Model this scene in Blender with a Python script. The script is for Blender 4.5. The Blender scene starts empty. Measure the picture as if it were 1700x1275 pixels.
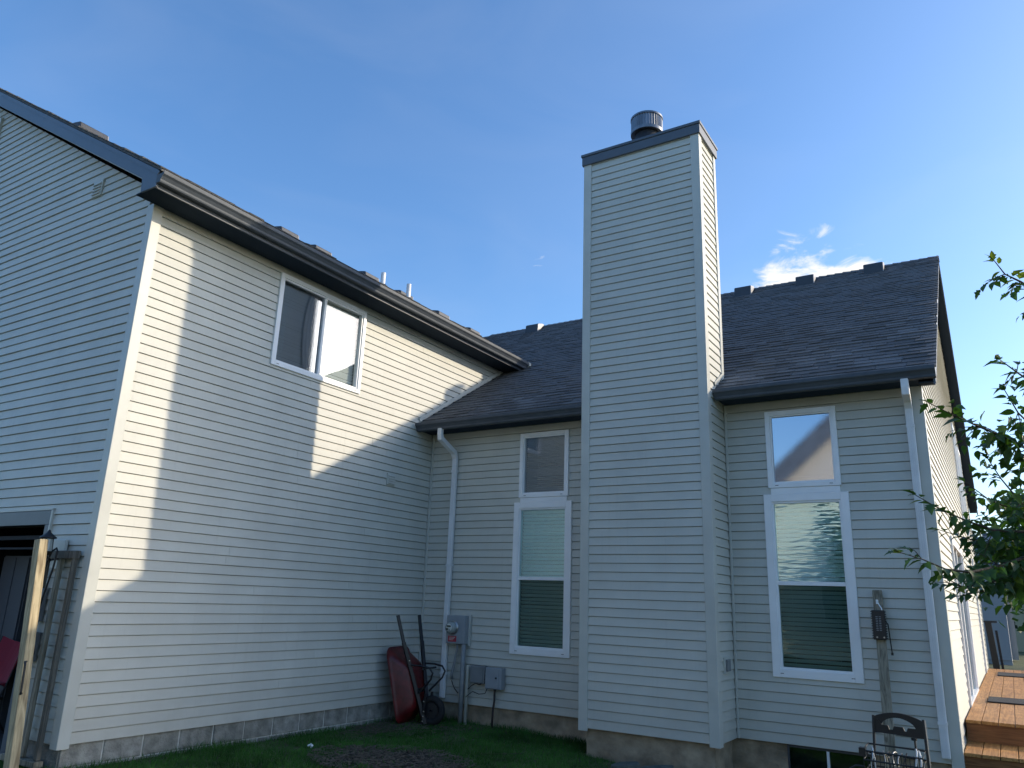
import bpy, bmesh, math, random
from mathutils import Vector, Matrix
random.seed(7)
D = bpy.data
scn = bpy.context.scene
COL = scn.collection

# ------------------------------------------------------------------ camera
cam = D.cameras.new('camera'); camo = D.objects.new('camera', cam); COL.objects.link(camo)
rt = Vector((0.84792902, 0.52895846, 0.03491886)); up = Vector((0.11507307, -0.24796394, 0.96191064)); fw = Vector((-0.51746938, 0.81161373, 0.27112469))
M = Matrix(((rt.x, up.x, -fw.x, 7.2103), (rt.y, up.y, -fw.y, -9.1081), (rt.z, up.z, -fw.z, 1.3694), (0, 0, 0, 1)))
camo.matrix_world = M
cam.sensor_width = 36; cam.lens = 36 * 1271.69 / 1700; cam.clip_end = 3000; cam.clip_start = .05
scn.camera = camo
CAMP = Vector((7.2103, -9.1081, 1.3694))

# ------------------------------------------------------------------ light
SUN = Vector((1.0, .843, .504)).normalized()
w = D.worlds.new('World'); scn.world = w; w.use_nodes = True
nt = w.node_tree; nt.nodes.clear()
def N(nt, t, **k):
    n = nt.nodes.new(t)
    for a, b in k.items(): setattr(n, a, b)
    return n
out = N(nt, 'ShaderNodeOutputWorld'); bg = N(nt, 'ShaderNodeBackground'); sky = N(nt, 'ShaderNodeTexSky')
sky.sky_type = 'NISHITA'; sky.sun_disc = False
sky.sun_elevation = math.asin(SUN.z); sky.sun_rotation = math.atan2(SUN.x, SUN.y)
sky.air_density = 1.0; sky.dust_density = 1.5; sky.ozone_density = 4.2
bg.inputs['Strength'].default_value = .15
# clouds: noise in sky directions, low over the ridge
tc = N(nt, 'ShaderNodeTexCoord'); mp = N(nt, 'ShaderNodeMapping'); mp.inputs['Scale'].default_value = (1, 1, 2.2)
nz = N(nt, 'ShaderNodeTexNoise'); nz.inputs['Scale'].default_value = 19; nz.inputs['Detail'].default_value = 9; nz.inputs['Roughness'].default_value = .6; nz.inputs['Distortion'].default_value = .5
nt.links.new(tc.outputs['Generated'], mp.inputs[0]); nt.links.new(mp.outputs[0], nz.inputs['Vector'])
def math_(op, a, b=None, c=None, clamp=False):
    m = N(nt, 'ShaderNodeMath', operation=op); m.use_clamp = clamp
    for i, v in enumerate((a, b, c)):
        if v is None: continue
        if isinstance(v, (int, float)): m.inputs[i].default_value = v
        else: nt.links.new(v, m.inputs[i])
    return m.outputs[0]
def blob(d, r0, r1):
    vd = N(nt, 'ShaderNodeVectorMath', operation='DISTANCE'); nt.links.new(tc.outputs['Generated'], vd.inputs[0]); vd.inputs[1].default_value = Vector(d).normalized()
    mr = N(nt, 'ShaderNodeMapRange'); mr.interpolation_type = 'SMOOTHSTEP'; mr.inputs['From Min'].default_value = r1; mr.inputs['From Max'].default_value = r0
    nt.links.new(vd.outputs['Value'], mr.inputs['Value']); return mr.outputs[0]
m1 = blob((-.172, .912, .366), .03, .105)
m2 = blob((-.110, .920, .368), .02, .075)
m3 = blob((-.232, .903, .366), .005, .06)
m4 = blob((-.178, .889, .421), .0, .055)
m5 = blob((-.1372, .888, .4386), .0, .045)
m6 = blob((-.4667, .7708, .4336), .0, .06)
mk = math_('MAXIMUM', m1, math_('MAXIMUM', m2, math_('MAXIMUM', math_('MULTIPLY', m3, .85), math_('MAXIMUM', math_('MULTIPLY', m4, .8), math_('MAXIMUM', math_('MULTIPLY', m5, .62), math_('MULTIPLY', m6, .5))))))
dens = math_('ADD', math_('MULTIPLY', nz.outputs['Fac'], 2.3), math_('SUBTRACT', mk, 1.72))
mr = N(nt, 'ShaderNodeMapRange'); mr.interpolation_type = 'SMOOTHSTEP'; mr.inputs['From Min'].default_value = .0; mr.inputs['From Max'].default_value = .6
nt.links.new(dens, mr.inputs['Value'])
mp2 = N(nt, 'ShaderNodeMapping'); mp2.inputs['Scale'].default_value = (1.2, 1, 3.2); mp2.inputs['Rotation'].default_value = (.3, .5, .2); nt.links.new(tc.outputs['Generated'], mp2.inputs[0])
nz2 = N(nt, 'ShaderNodeTexNoise'); nz2.inputs['Scale'].default_value = 2.6; nz2.inputs['Detail'].default_value = 7; nz2.inputs['Distortion'].default_value = .8; nt.links.new(mp2.outputs[0], nz2.inputs['Vector'])
mr2 = N(nt, 'ShaderNodeMapRange'); mr2.inputs['From Min'].default_value = .42; mr2.inputs['From Max'].default_value = .8; mr2.inputs['To Max'].default_value = .05; nt.links.new(nz2.outputs['Fac'], mr2.inputs['Value'])
cl_ = math_('MAXIMUM', mr.outputs[0], mr2.outputs[0])
mix = N(nt, 'ShaderNodeMixRGB'); nt.links.new(cl_, mix.inputs[0])
hs = N(nt, 'ShaderNodeHueSaturation'); hs.inputs['Saturation'].default_value = 1.10
nt.links.new(sky.outputs[0], hs.inputs['Color']); nt.links.new(hs.outputs[0], mix.inputs[1]); mix.inputs[2].default_value = (3.9, 3.85, 3.75, 1)
nt.links.new(mix.outputs[0], bg.inputs['Color']); nt.links.new(bg.outputs[0], out.inputs[0])

sl = D.lights.new('sun', 'SUN'); sl.energy = 2.0; sl.angle = math.radians(.55); sl.color = (1, .85, .64)
so = D.objects.new('sun', sl); COL.objects.link(so); so.rotation_euler = SUN.to_track_quat('Z', 'Y').to_euler(); so.location = SUN * 40
scn.view_settings.view_transform = 'Standard'; scn.view_settings.look = 'None'; scn.view_settings.gamma = 1
scn.view_settings.use_curve_mapping = False
scn.view_settings.exposure = .93
scn.cycles.max_bounces = 8; scn.cycles.transparent_max_bounces = 16

# ------------------------------------------------------------------ materials
def mat(name, col, rough=.6, metal=0, nscale=0, namt=.12, bump=0, bscale=60, stretch=(1, 1, 1), spec=.5, dirt=0, dirtcol=(.2, .17, .12), rnd=0, fine=0, splash=0):
    m = D.materials.new(name); m.use_nodes = True; t = m.node_tree; b = t.nodes['Principled BSDF']
    b.inputs['Roughness'].default_value = rough; b.inputs['Metallic'].default_value = metal; b.inputs['Specular IOR Level'].default_value = spec
    b.inputs['Base Color'].default_value = (*col, 1)
    L = t.links.new
    tcn = N(t, 'ShaderNodeTexCoord'); mpn = N(t, 'ShaderNodeMapping'); mpn.inputs['Scale'].default_value = stretch
    geo = N(t, 'ShaderNodeNewGeometry'); L(geo.outputs['Position'], mpn.inputs[0])
    cur = None
    def setc(fac, c2, mode='MIX'):
        nonlocal cur
        mx = N(t, 'ShaderNodeMixRGB', blend_type=mode); L(fac, mx.inputs[0])
        if cur is None: mx.inputs[1].default_value = (*col, 1)
        else: L(cur, mx.inputs[1])
        mx.inputs[2].default_value = (*c2, 1); cur = mx.outputs[0]; return mx
    if nscale:
        n = N(t, 'ShaderNodeTexNoise'); n.inputs['Scale'].default_value = nscale; n.inputs['Detail'].default_value = 6; L(mpn.outputs[0], n.inputs['Vector'])
        r = N(t, 'ShaderNodeMapRange'); r.inputs['From Min'].default_value = .35; r.inputs['From Max'].default_value = .68; L(n.outputs['Fac'], r.inputs['Value'])
        k = 1 - namt * 2; setc(r.outputs[0], tuple(c * k for c in col))
    if dirt:
        n = N(t, 'ShaderNodeTexNoise'); n.inputs['Scale'].default_value = 1.7; n.inputs['Detail'].default_value = 8; n.inputs['Roughness'].default_value = .65; L(geo.outputs['Position'], n.inputs['Vector'])
        r = N(t, 'ShaderNodeMapRange'); r.inputs['From Min'].default_value = .45; r.inputs['From Max'].default_value = .75; r.inputs['To Max'].default_value = dirt; L(n.outputs['Fac'], r.inputs['Value'])
        setc(r.outputs[0], dirtcol)
    if splash:   # soil splashed up the lowest courses, in a ragged band, and thin run marks
        sp = N(t, 'ShaderNodeSeparateXYZ'); L(geo.outputs['Position'], sp.inputs[0])
        n = N(t, 'ShaderNodeTexNoise'); n.inputs['Scale'].default_value = 5; n.inputs['Detail'].default_value = 9; n.inputs['Roughness'].default_value = .7; L(geo.outputs['Position'], n.inputs['Vector'])
        r0 = N(t, 'ShaderNodeMapRange'); r0.inputs['From Min'].default_value = .55; r0.inputs['From Max'].default_value = -.05; L(sp.outputs['Z'], r0.inputs['Value'])
        mm = N(t, 'ShaderNodeMath', operation='MULTIPLY'); L(r0.outputs[0], mm.inputs[0]); L(n.outputs['Fac'], mm.inputs[1])
        m2_ = N(t, 'ShaderNodeMath', operation='MULTIPLY'); L(mm.outputs[0], m2_.inputs[0]); m2_.inputs[1].default_value = splash; setc(m2_.outputs[0], (.24, .21, .15))
        mpw = N(t, 'ShaderNodeMapping'); mpw.inputs['Scale'].default_value = (9, 9, .35); L(geo.outputs['Position'], mpw.inputs[0])
        n = N(t, 'ShaderNodeTexNoise'); n.inputs['Scale'].default_value = 2.4; n.inputs['Detail'].default_value = 4; L(mpw.outputs[0], n.inputs['Vector'])
        r1 = N(t, 'ShaderNodeMapRange'); r1.inputs['From Min'].default_value = .58; r1.inputs['From Max'].default_value = .75; r1.inputs['To Max'].default_value = .16; L(n.outputs['Fac'], r1.inputs['Value']); setc(r1.outputs[0], (.34, .33, .29))
    if fine:
        n = N(t, 'ShaderNodeTexNoise'); n.inputs['Scale'].default_value = 240; n.inputs['Detail'].default_value = 3; L(geo.outputs['Position'], n.inputs['Vector'])
        r = N(t, 'ShaderNodeMapRange'); r.inputs['From Min'].default_value = .4; r.inputs['From Max'].default_value = .65; r.inputs['To Max'].default_value = fine; L(n.outputs['Fac'], r.inputs['Value'])
        setc(r.outputs[0], tuple(min(1, c * 2.2 + .02) for c in col))
    if rnd:
        oi = N(t, 'ShaderNodeObjectInfo'); r = N(t, 'ShaderNodeMapRange'); r.inputs['To Min'].default_value = 1 - rnd; r.inputs['To Max'].default_value = 1 + rnd; L(oi.outputs['Random'], r.inputs['Value'])
        h = N(t, 'ShaderNodeHueSaturation'); L(r.outputs[0], h.inputs['Value'])
        if cur is None: h.inputs['Color'].default_value = (*col, 1)
        else: L(cur, h.inputs['Color'])
        cur = h.outputs[0]
    if cur is not None: L(cur, b.inputs['Base Color'])
    if bump:
        n = N(t, 'ShaderNodeTexNoise'); n.inputs['Scale'].default_value = bscale; n.inputs['Detail'].default_value = 5; L(mpn.outputs[0], n.inputs['Vector'])
        bp = N(t, 'ShaderNodeBump'); bp.inputs['Strength'].default_value = bump; bp.inputs['Distance'].default_value = .01; L(n.outputs['Fac'], bp.inputs['Height']); L(bp.outputs[0], b.inputs['Normal'])
    return m
def wood(name, c1, c2, rough=.75, sx=(1, 1, .06), rnd=.12, sc=30, knots=True):
    m = D.materials.new(name); m.use_nodes = True; t = m.node_tree; b = t.nodes['Principled BSDF']; L = t.links.new; b.inputs['Roughness'].default_value = rough; b.inputs['Specular IOR Level'].default_value = .25
    geo = N(t, 'ShaderNodeNewGeometry'); mpn = N(t, 'ShaderNodeMapping'); mpn.inputs['Scale'].default_value = sx; L(geo.outputs['Position'], mpn.inputs[0])
    n = N(t, 'ShaderNodeTexNoise'); n.inputs['Scale'].default_value = sc; n.inputs['Detail'].default_value = 7; n.inputs['Distortion'].default_value = 1.4; L(mpn.outputs[0], n.inputs['Vector'])
    n2 = N(t, 'ShaderNodeTexNoise'); n2.inputs['Scale'].default_value = 5; n2.inputs['Detail'].default_value = 5; L(geo.outputs['Position'], n2.inputs['Vector'])
    cr = N(t, 'ShaderNodeValToRGB'); cr.color_ramp.elements[0].position = .36; cr.color_ramp.elements[0].color = (*c2, 1); cr.color_ramp.elements[1].position = .62; cr.color_ramp.elements[1].color = (*c1, 1); L(n.outputs['Fac'], cr.inputs[0])
    mx = N(t, 'ShaderNodeMixRGB', blend_type='MULTIPLY'); mx.inputs[0].default_value = .5; L(cr.outputs[0], mx.inputs[1]); L(n2.outputs['Fac'], mx.inputs[2])
    oi = N(t, 'ShaderNodeObjectInfo'); r = N(t, 'ShaderNodeMapRange'); r.inputs['To Min'].default_value = 1.3 - rnd; r.inputs['To Max'].default_value = 1.3 + rnd; L(oi.outputs['Random'], r.inputs['Value'])
    h = N(t, 'ShaderNodeHueSaturation'); L(r.outputs[0], h.inputs['Value']); L(mx.outputs[0], h.inputs['Color']); cur = h.outputs[0]
    if knots:
        v = N(t, 'ShaderNodeTexVoronoi'); v.inputs['Scale'].default_value = 4.2; L(geo.outputs['Position'], v.inputs['Vector'])
        rr = N(t, 'ShaderNodeMapRange'); rr.inputs['From Min'].default_value = .05; rr.inputs['From Max'].default_value = .11; rr.inputs['To Min'].default_value = .8; rr.inputs['To Max'].default_value = 0; L(v.outputs['Distance'], rr.inputs['Value'])
        k = N(t, 'ShaderNodeMixRGB'); L(rr.outputs[0], k.inputs[0]); L(cur, k.inputs[1]); k.inputs[2].default_value = (.03, .022, .014, 1); cur = k.outputs[0]
    L(cur, b.inputs['Base Color'])
    bp = N(t, 'ShaderNodeBump'); bp.inputs['Strength'].default_value = .35; bp.inputs['Distance'].default_value = .004; L(n.outputs['Fac'], bp.inputs['Height']); L(bp.outputs[0], b.inputs['Normal'])
    return m
def glass(name, refl=.25, tint=(.9, 1, .97), bump=0, bscale=3, bd=.02, see=(.75, .8, .8), stretch=(1, 1, 1), wavescale=0):
    m = D.materials.new(name); m.use_nodes = True; t = m.node_tree; t.nodes.clear(); L = t.links.new
    o = N(t, 'ShaderNodeOutputMaterial'); g = N(t, 'ShaderNodeBsdfGlossy'); g.inputs['Roughness'].default_value = .0; g.inputs['Color'].default_value = (*tint, 1)
    tr = N(t, 'ShaderNodeBsdfTransparent'); tr.inputs['Color'].default_value = (*see, 1)
    lw = N(t, 'ShaderNodeLayerWeight'); lw.inputs['Blend'].default_value = .25
    r = N(t, 'ShaderNodeMapRange'); r.inputs['To Min'].default_value = refl; r.inputs['To Max'].default_value = 1; L(lw.outputs['Fresnel'], r.inputs['Value'])
    mx = N(t, 'ShaderNodeMixShader'); L(r.outputs[0], mx.inputs[0]); L(tr.outputs[0], mx.inputs[1]); L(g.outputs[0], mx.inputs[2]); L(mx.outputs[0], o.inputs[0])
    if bump:
        geo = N(t, 'ShaderNodeNewGeometry'); mpn = N(t, 'ShaderNodeMapping'); mpn.inputs['Scale'].default_value = stretch; L(geo.outputs['Position'], mpn.inputs[0])
        n = N(t, 'ShaderNodeTexNoise'); n.inputs['Scale'].default_value = bscale; n.inputs['Detail'].default_value = 1; L(mpn.outputs[0], n.inputs['Vector'])
        bp = N(t, 'ShaderNodeBump'); bp.inputs['Strength'].default_value = bump; bp.inputs['Distance'].default_value = bd; L(n.outputs['Fac'], bp.inputs['Height']); L(bp.outputs[0], g.inputs['Normal'])
    return m

SID = mat('vinyl_siding', (.56, .56, .505), .5, nscale=2.2, namt=.04, bump=.22, bscale=6, spec=.45, dirt=.13, dirtcol=(.33, .32, .28), rnd=.022, splash=.45)
TRIM = mat('corner_trim', (.545, .555, .51), .42, nscale=3, namt=.05, dirt=.10, dirtcol=(.33, .31, .27))
WHITE = mat('white_vinyl', (.88, .89, .90), .35, nscale=4, namt=.03)
WHITE2 = mat('white_painted_metal', (.80, .81, .82), .35, nscale=5, namt=.06, dirt=.15, dirtcol=(.4, .38, .33))
SLATE = mat('slate_fascia', (.085, .105, .135), .42, nscale=6, namt=.06)
GUT = mat('slate_gutter', (.085, .10, .12), .55, nscale=6, namt=.10, spec=.3)
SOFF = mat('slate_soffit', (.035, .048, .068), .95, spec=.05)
SHING = mat('asphalt_shingle', (.118, .122, .127), .9, nscale=1.4, namt=.22, bump=.6, bscale=160, rnd=.28, fine=.25, dirt=.35, dirtcol=(.05, .05, .055))
SHING2 = mat('asphalt_shingle_field', (.118, .122, .127), .9, nscale=16, namt=.22, bump=.6, bscale=160, fine=.25, dirt=.35, dirtcol=(.05, .05, .055))
METAL_D = mat('dark_vent_metal', (.05, .055, .065), .5, nscale=9, namt=.1)
VENTLIT = mat('sunlit_vent_end', (.30, .30, .31), .45, metal=.3)  # paler than the vent hood: sunlight on its end put into the colour
FLUE = mat('galvanised_flue', (.22, .24, .27), .38, metal=.75, nscale=8, namt=.2, stretch=(1, 1, .3))
CONC = mat('foundation_block', (.36, .35, .31), .95, nscale=9, namt=.25, bump=1.0, bscale=45, dirt=.75, dirtcol=(.13, .13, .10), rnd=.12)
MORTAR = mat('mortar', (.58, .57, .52), .95, nscale=20, namt=.15, bump=.6, bscale=70)
PARGE = mat('parged_concrete', (.45, .36, .25), .95, nscale=5, namt=.25, bump=1.0, bscale=18, dirt=.75, dirtcol=(.13, .095, .06))
GROUND = mat('soil_and_turf', (.085, .11, .04), 1, nscale=3, namt=.3, bump=1, bscale=60, dirt=.5, dirtcol=(.09, .075, .045))
DIRT = mat('bare_soil', (.05, .042, .028), 1, nscale=18, namt=.35, bump=1, bscale=70)
CHIP = mat('wood_mulch', (.10, .08, .058), .9, rnd=.4, nscale=30, namt=.35)
GRASS = mat('grass_blade', (.06, .17, .03), .7, nscale=2.2, namt=.3, spec=.15)
WEATH = wood('weathered_lumber', (.34, .31, .24), (.15, .135, .10))
WEATH2 = wood('grey_lumber', (.20, .185, .155), (.10, .09, .075))
POSTW = wood('treated_post', (.52, .43, .27), (.26, .20, .12), sc=26)
DECKW = wood('stained_deck', (.50, .26, .09), (.33, .155, .05), rough=.55, sx=(1, .06, 1), rnd=.2, sc=28, knots=False)
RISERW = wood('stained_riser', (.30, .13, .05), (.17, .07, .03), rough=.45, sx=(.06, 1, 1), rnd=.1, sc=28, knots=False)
BLACK = mat('black_plastic', (.012, .013, .016), .42)
BLACKM = mat('black_mat', (.02, .021, .025), .8, bump=.5, bscale=120)
RUBBER = mat('tyre_rubber', (.012, .012, .013), .8)
REDP = mat('red_paint', (.16, .011, .013), .42, nscale=9, namt=.3, dirt=.6, dirtcol=(.07, .022, .015), bump=.3, bscale=14)
STEEL = mat('bare_steel', (.5, .5, .5), .3, metal=.9)
GREYBOX = mat('grey_enclosure', (.30, .33, .36), .5, nscale=7, namt=.06)
GREYBOX2 = mat('dull_grey_enclosure', (.21, .225, .235), .6, nscale=7, namt=.08)
PVC = mat('grey_conduit', (.27, .29, .30), .55, nscale=10, namt=.12)
MGLASS = mat('meter_glass', (.33, .37, .36), .08, spec=.8)
MFACE = mat('meter_face', (.6, .62, .58), .5)
REDST = mat('red_sticker', (.45, .04, .06), .5)
CABLE = mat('dark_cable', (.03, .02, .02), .6)
CABM = mat('cabinet_paint', (.07, .08, .095), .6)
DARKIN = mat('dark_interior', (.03, .034, .04), .9)
ROOMW = mat('room_wall', (.18, .18, .17), .9)
BLIND = mat('white_blind', (.80, .82, .81), .6)
CURT = mat('white_curtain', (.62, .60, .58), .9)
REDCL = mat('red_fabric', (.20, .012, .03), .9)
STONE = mat('grey_stone', (.10, .12, .11), .9, nscale=12, namt=.2, bump=.8, bscale=40)
BARK = mat('bark', (.07, .055, .042), .9, bump=.8, bscale=50, nscale=12, namt=.25)
SCREEN = mat('insect_screen', (.03, .035, .04), .8)
CLEAR = mat('pale_tubing', (.62, .64, .64), .25)
YELL = mat('cream_siding', (.42, .37, .24), .7)
NSID = mat('neighbour_siding', (.34, .35, .37), .7)
CREAM = mat('cream_clapboard', (.60, .59, .57), .7)
ROOFG = mat('neighbour_shingle', (.15, .20, .28), .9, nscale=6, namt=.25, bump=.8, bscale=30)
CONIF = mat('evergreen', (.02, .04, .018), .9)
def leafmat(name, c, tc_):
    m = D.materials.new(name); m.use_nodes = True; t = m.node_tree; b = t.nodes['Principled BSDF']; L = t.links.new
    oi = N(t, 'ShaderNodeObjectInfo'); geo = N(t, 'ShaderNodeNewGeometry')
    n = N(t, 'ShaderNodeTexNoise'); n.inputs['Scale'].default_value = 9; L(geo.outputs['Position'], n.inputs['Vector'])
    a = N(t, 'ShaderNodeMath', operation='ADD'); L(oi.outputs['Random'], a.inputs[0]); L(n.outputs['Fac'], a.inputs[1])
    r = N(t, 'ShaderNodeMapRange'); r.inputs['From Max'].default_value = 2; r.inputs['To Min'].default_value = .6; r.inputs['To Max'].default_value = 1.4; L(a.outputs[0], r.inputs['Value'])
    h = N(t, 'ShaderNodeHueSaturation'); h.inputs['Color'].default_value = (*c, 1); L(r.outputs[0], h.inputs['Value']); L(h.outputs[0], b.inputs['Base Color'])
    b.inputs['Roughness'].default_value = .5
    tr = N(t, 'ShaderNodeBsdfTranslucent'); tr.inputs[0].default_value = (*tc_, 1)
    mx = N(t, 'ShaderNodeMixShader'); mx.inputs[0].default_value = .2; o = t.nodes['Material Output']
    L(b.outputs[0], mx.inputs[1]); L(tr.outputs[0], mx.inputs[2]); L(mx.outputs[0], o.inputs[0]); return m
LEAF = leafmat('leaf_green', (.03, .075, .018), (.10, .26, .02))
LEAFY = leafmat('leaf_yellow_green', (.10, .16, .02), (.35, .5, .04))
G_DARK = glass('window_glass', .16, bump=.05, bscale=2.5)
G_WAVE = glass('wavy_window_glass', .42, tint=(.75, 1, 1), bump=.10, bscale=5, see=(.78, 1, 1), stretch=(1, 1, 5))
G_LOW = glass('lower_sash_glass', .07, tint=(.6, .8, .75), bump=.05, bscale=3, see=(.34, .46, .44))
G_PEBBLE = glass('pebbled_glass', .45, tint=(.8, .85, .95), bump=.5, bscale=130, bd=.0001, see=(.5, .52, .55))
G_SCREEN = glass('screened_glass', .20, tint=(.7, .75, .8), bump=.5, bscale=70, bd=.0003, see=(.55, .57, .6))
G_SUN = glass('sunlit_window_glass', .10, tint=(1, 1, 1), bump=.04, bscale=2, see=(.9, .95, .95))

# ------------------------------------------------------------------ helpers
def link(name, verts, faces, m, parent=None, smooth=False, kind=None):
    me = D.meshes.new(name); me.from_pydata([tuple(v) for v in verts], [], faces); me.update()
    bm = bmesh.new(); bm.from_mesh(me); bmesh.ops.recalc_face_normals(bm, faces=bm.faces); bm.to_mesh(me); bm.free()
    if smooth:
        for pgn in me.polygons: pgn.use_smooth = True
    me.materials.append(m)
    o = D.objects.new(name, me); COL.objects.link(o)
    if parent: o.parent = parent
    if kind: o['kind'] = kind
    return o
class MB:
    def __init__(s): s.v = []; s.f = []
    def add(s, v, f):
        b = len(s.v); s.v += [Vector(a) for a in v]; s.f += [tuple(b + i for i in q) for q in f]; return s
    def box(s, a, b):
        x0, y0, z0 = a; x1, y1, z1 = b
        return s.add([(x0, y0, z0), (x1, y0, z0), (x1, y1, z0), (x0, y1, z0), (x0, y0, z1), (x1, y0, z1), (x1, y1, z1), (x0, y1, z1)],
                     [(0, 3, 2, 1), (4, 5, 6, 7), (0, 1, 5, 4), (1, 2, 6, 5), (2, 3, 7, 6), (3, 0, 4, 7)])
    def beam(s, p, q, w_, d_, upv=(0, 0, 1), roll=0):
        p = Vector(p); q = Vector(q); ax = (q - p).normalized(); u = Vector(upv)
        if abs(ax.dot(u)) > .95: u = Vector((1, 0, 0))
        a = ax.cross(u).normalized(); b = a.cross(ax).normalized()
        if roll: R_ = Matrix.Rotation(roll, 3, ax); a = R_ @ a; b = R_ @ b
        vs = []
        for c in (p, q):
            for i, j in ((-1, -1), (1, -1), (1, 1), (-1, 1)): vs.append(c + a * w_ / 2 * i + b * d_ / 2 * j)
        return s.add(vs, [(0, 1, 2, 3), (7, 6, 5, 4), (0, 4, 5, 1), (1, 5, 6, 2), (2, 6, 7, 3), (3, 7, 4, 0)])
    def tube(s, pts, r, n=8, cap=True):
        pts = [Vector(a) for a in pts]; rs = r if isinstance(r, (list, tuple)) else [r] * len(pts)
        base = len(s.v); prev = None
        for i, c in enumerate(pts):
            t = (pts[min(i + 1, len(pts) - 1)] - pts[max(i - 1, 0)]).normalized()
            if prev is None:
                a = t.cross(Vector((0, 0, 1)));
                if a.length < .1: a = t.cross(Vector((1, 0, 0)))
                a.normalize()
            else: a = (prev - t * prev.dot(t)).normalized()
            prev = a; b = t.cross(a)
            for k in range(n):
                th = 2 * math.pi * k / n; s.v.append(c + (a * math.cos(th) + b * math.sin(th)) * rs[i])
        for i in range(len(pts) - 1):
            for k in range(n):
                s.f.append((base + i * n + k, base + i * n + (k + 1) % n, base + (i + 1) * n + (k + 1) % n, base + (i + 1) * n + k))
        if cap:
            s.f.append(tuple(base + k for k in range(n))[::-1]); e = base + (len(pts) - 1) * n; s.f.append(tuple(e + k for k in range(n)))
        return s
    def extrude(s, prof, axis_fn, a, b):
        n = len(prof); vs = [axis_fn(p_, a) for p_ in prof] + [axis_fn(p_, b) for p_ in prof]
        return s.add(vs, [tuple(range(n))[::-1], tuple(range(n, 2 * n))] + [(i, (i + 1) % n, n + (i + 1) % n, n + i) for i in range(n)])
    def obj(s, name, m, parent=None, smooth=False, kind=None): return link(name, s.v, s.f, m, parent, smooth, kind)
def bevel(o, wd=.004, seg=2):
    bm = bmesh.new(); bm.from_mesh(o.data)
    bmesh.ops.bevel(bm, geom=bm.edges[:], offset=wd, segments=seg, affect='EDGES', profile=.5); bm.to_mesh(o.data); bm.free(); return o
def thing(name, label, cat, loc=(0, 0, 0), group=None):
    o = D.objects.new(name, None); COL.objects.link(o); o.location = loc; o.empty_display_size = .2; o['label'] = label; o['category'] = cat
    if group: o['group'] = group
    return o
def tag(o, label, cat, group=None):
    o['label'] = label; o['category'] = cat
    if group: o['group'] = group
    return o

H = .1016; SX = .62          # siding course; main roof slope
YR, ZR = 5.75, 7.66          # main ridge
def zroof(y): return ZR - SX * abs(YR - y)
XR = 6.65; YB = 11.5
L0 = -4.98                   # wing gable plane

house = thing('house', 'grey two storey house with vinyl siding, slate grey trim and tall siding clad chimney', 'house', (0, 0, 0))

# ------------------------------------------------------------------ ground
def gz(x, y):
    z = -.235
    if x > 1.5: z -= .13 * min(1, (x - 1.5) / 2.5) * max(0, min(1, (y + 3.5) / 2.5))
    z += .02 * math.sin(x * 1.3 + 1) * math.sin(y * 1.1)
    if y < -6: z -= 0
    return z
vs = []; fs = []
xs = [-400, -150, -60, -25] + [-12 + .5 * i for i in range(61)] + [25, 60, 150, 400]
ys = [-400, -150, -60, -35] + [-22 + .5 * i for i in range(105)] + [50, 100, 200, 400]
for y in ys:
    for x in xs: vs.append((x, y, gz(x, y) - (.12 * min(1, max(0, (y - 14) / 10)))))
nx = len(xs)
for j in range(len(ys) - 1):
    for i in range(nx - 1): fs.append((j * nx + i, j * nx + i + 1, (j + 1) * nx + i + 1, (j + 1) * nx + i))
g = link('ground', vs, fs, GROUND, smooth=True, kind='structure')

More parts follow.
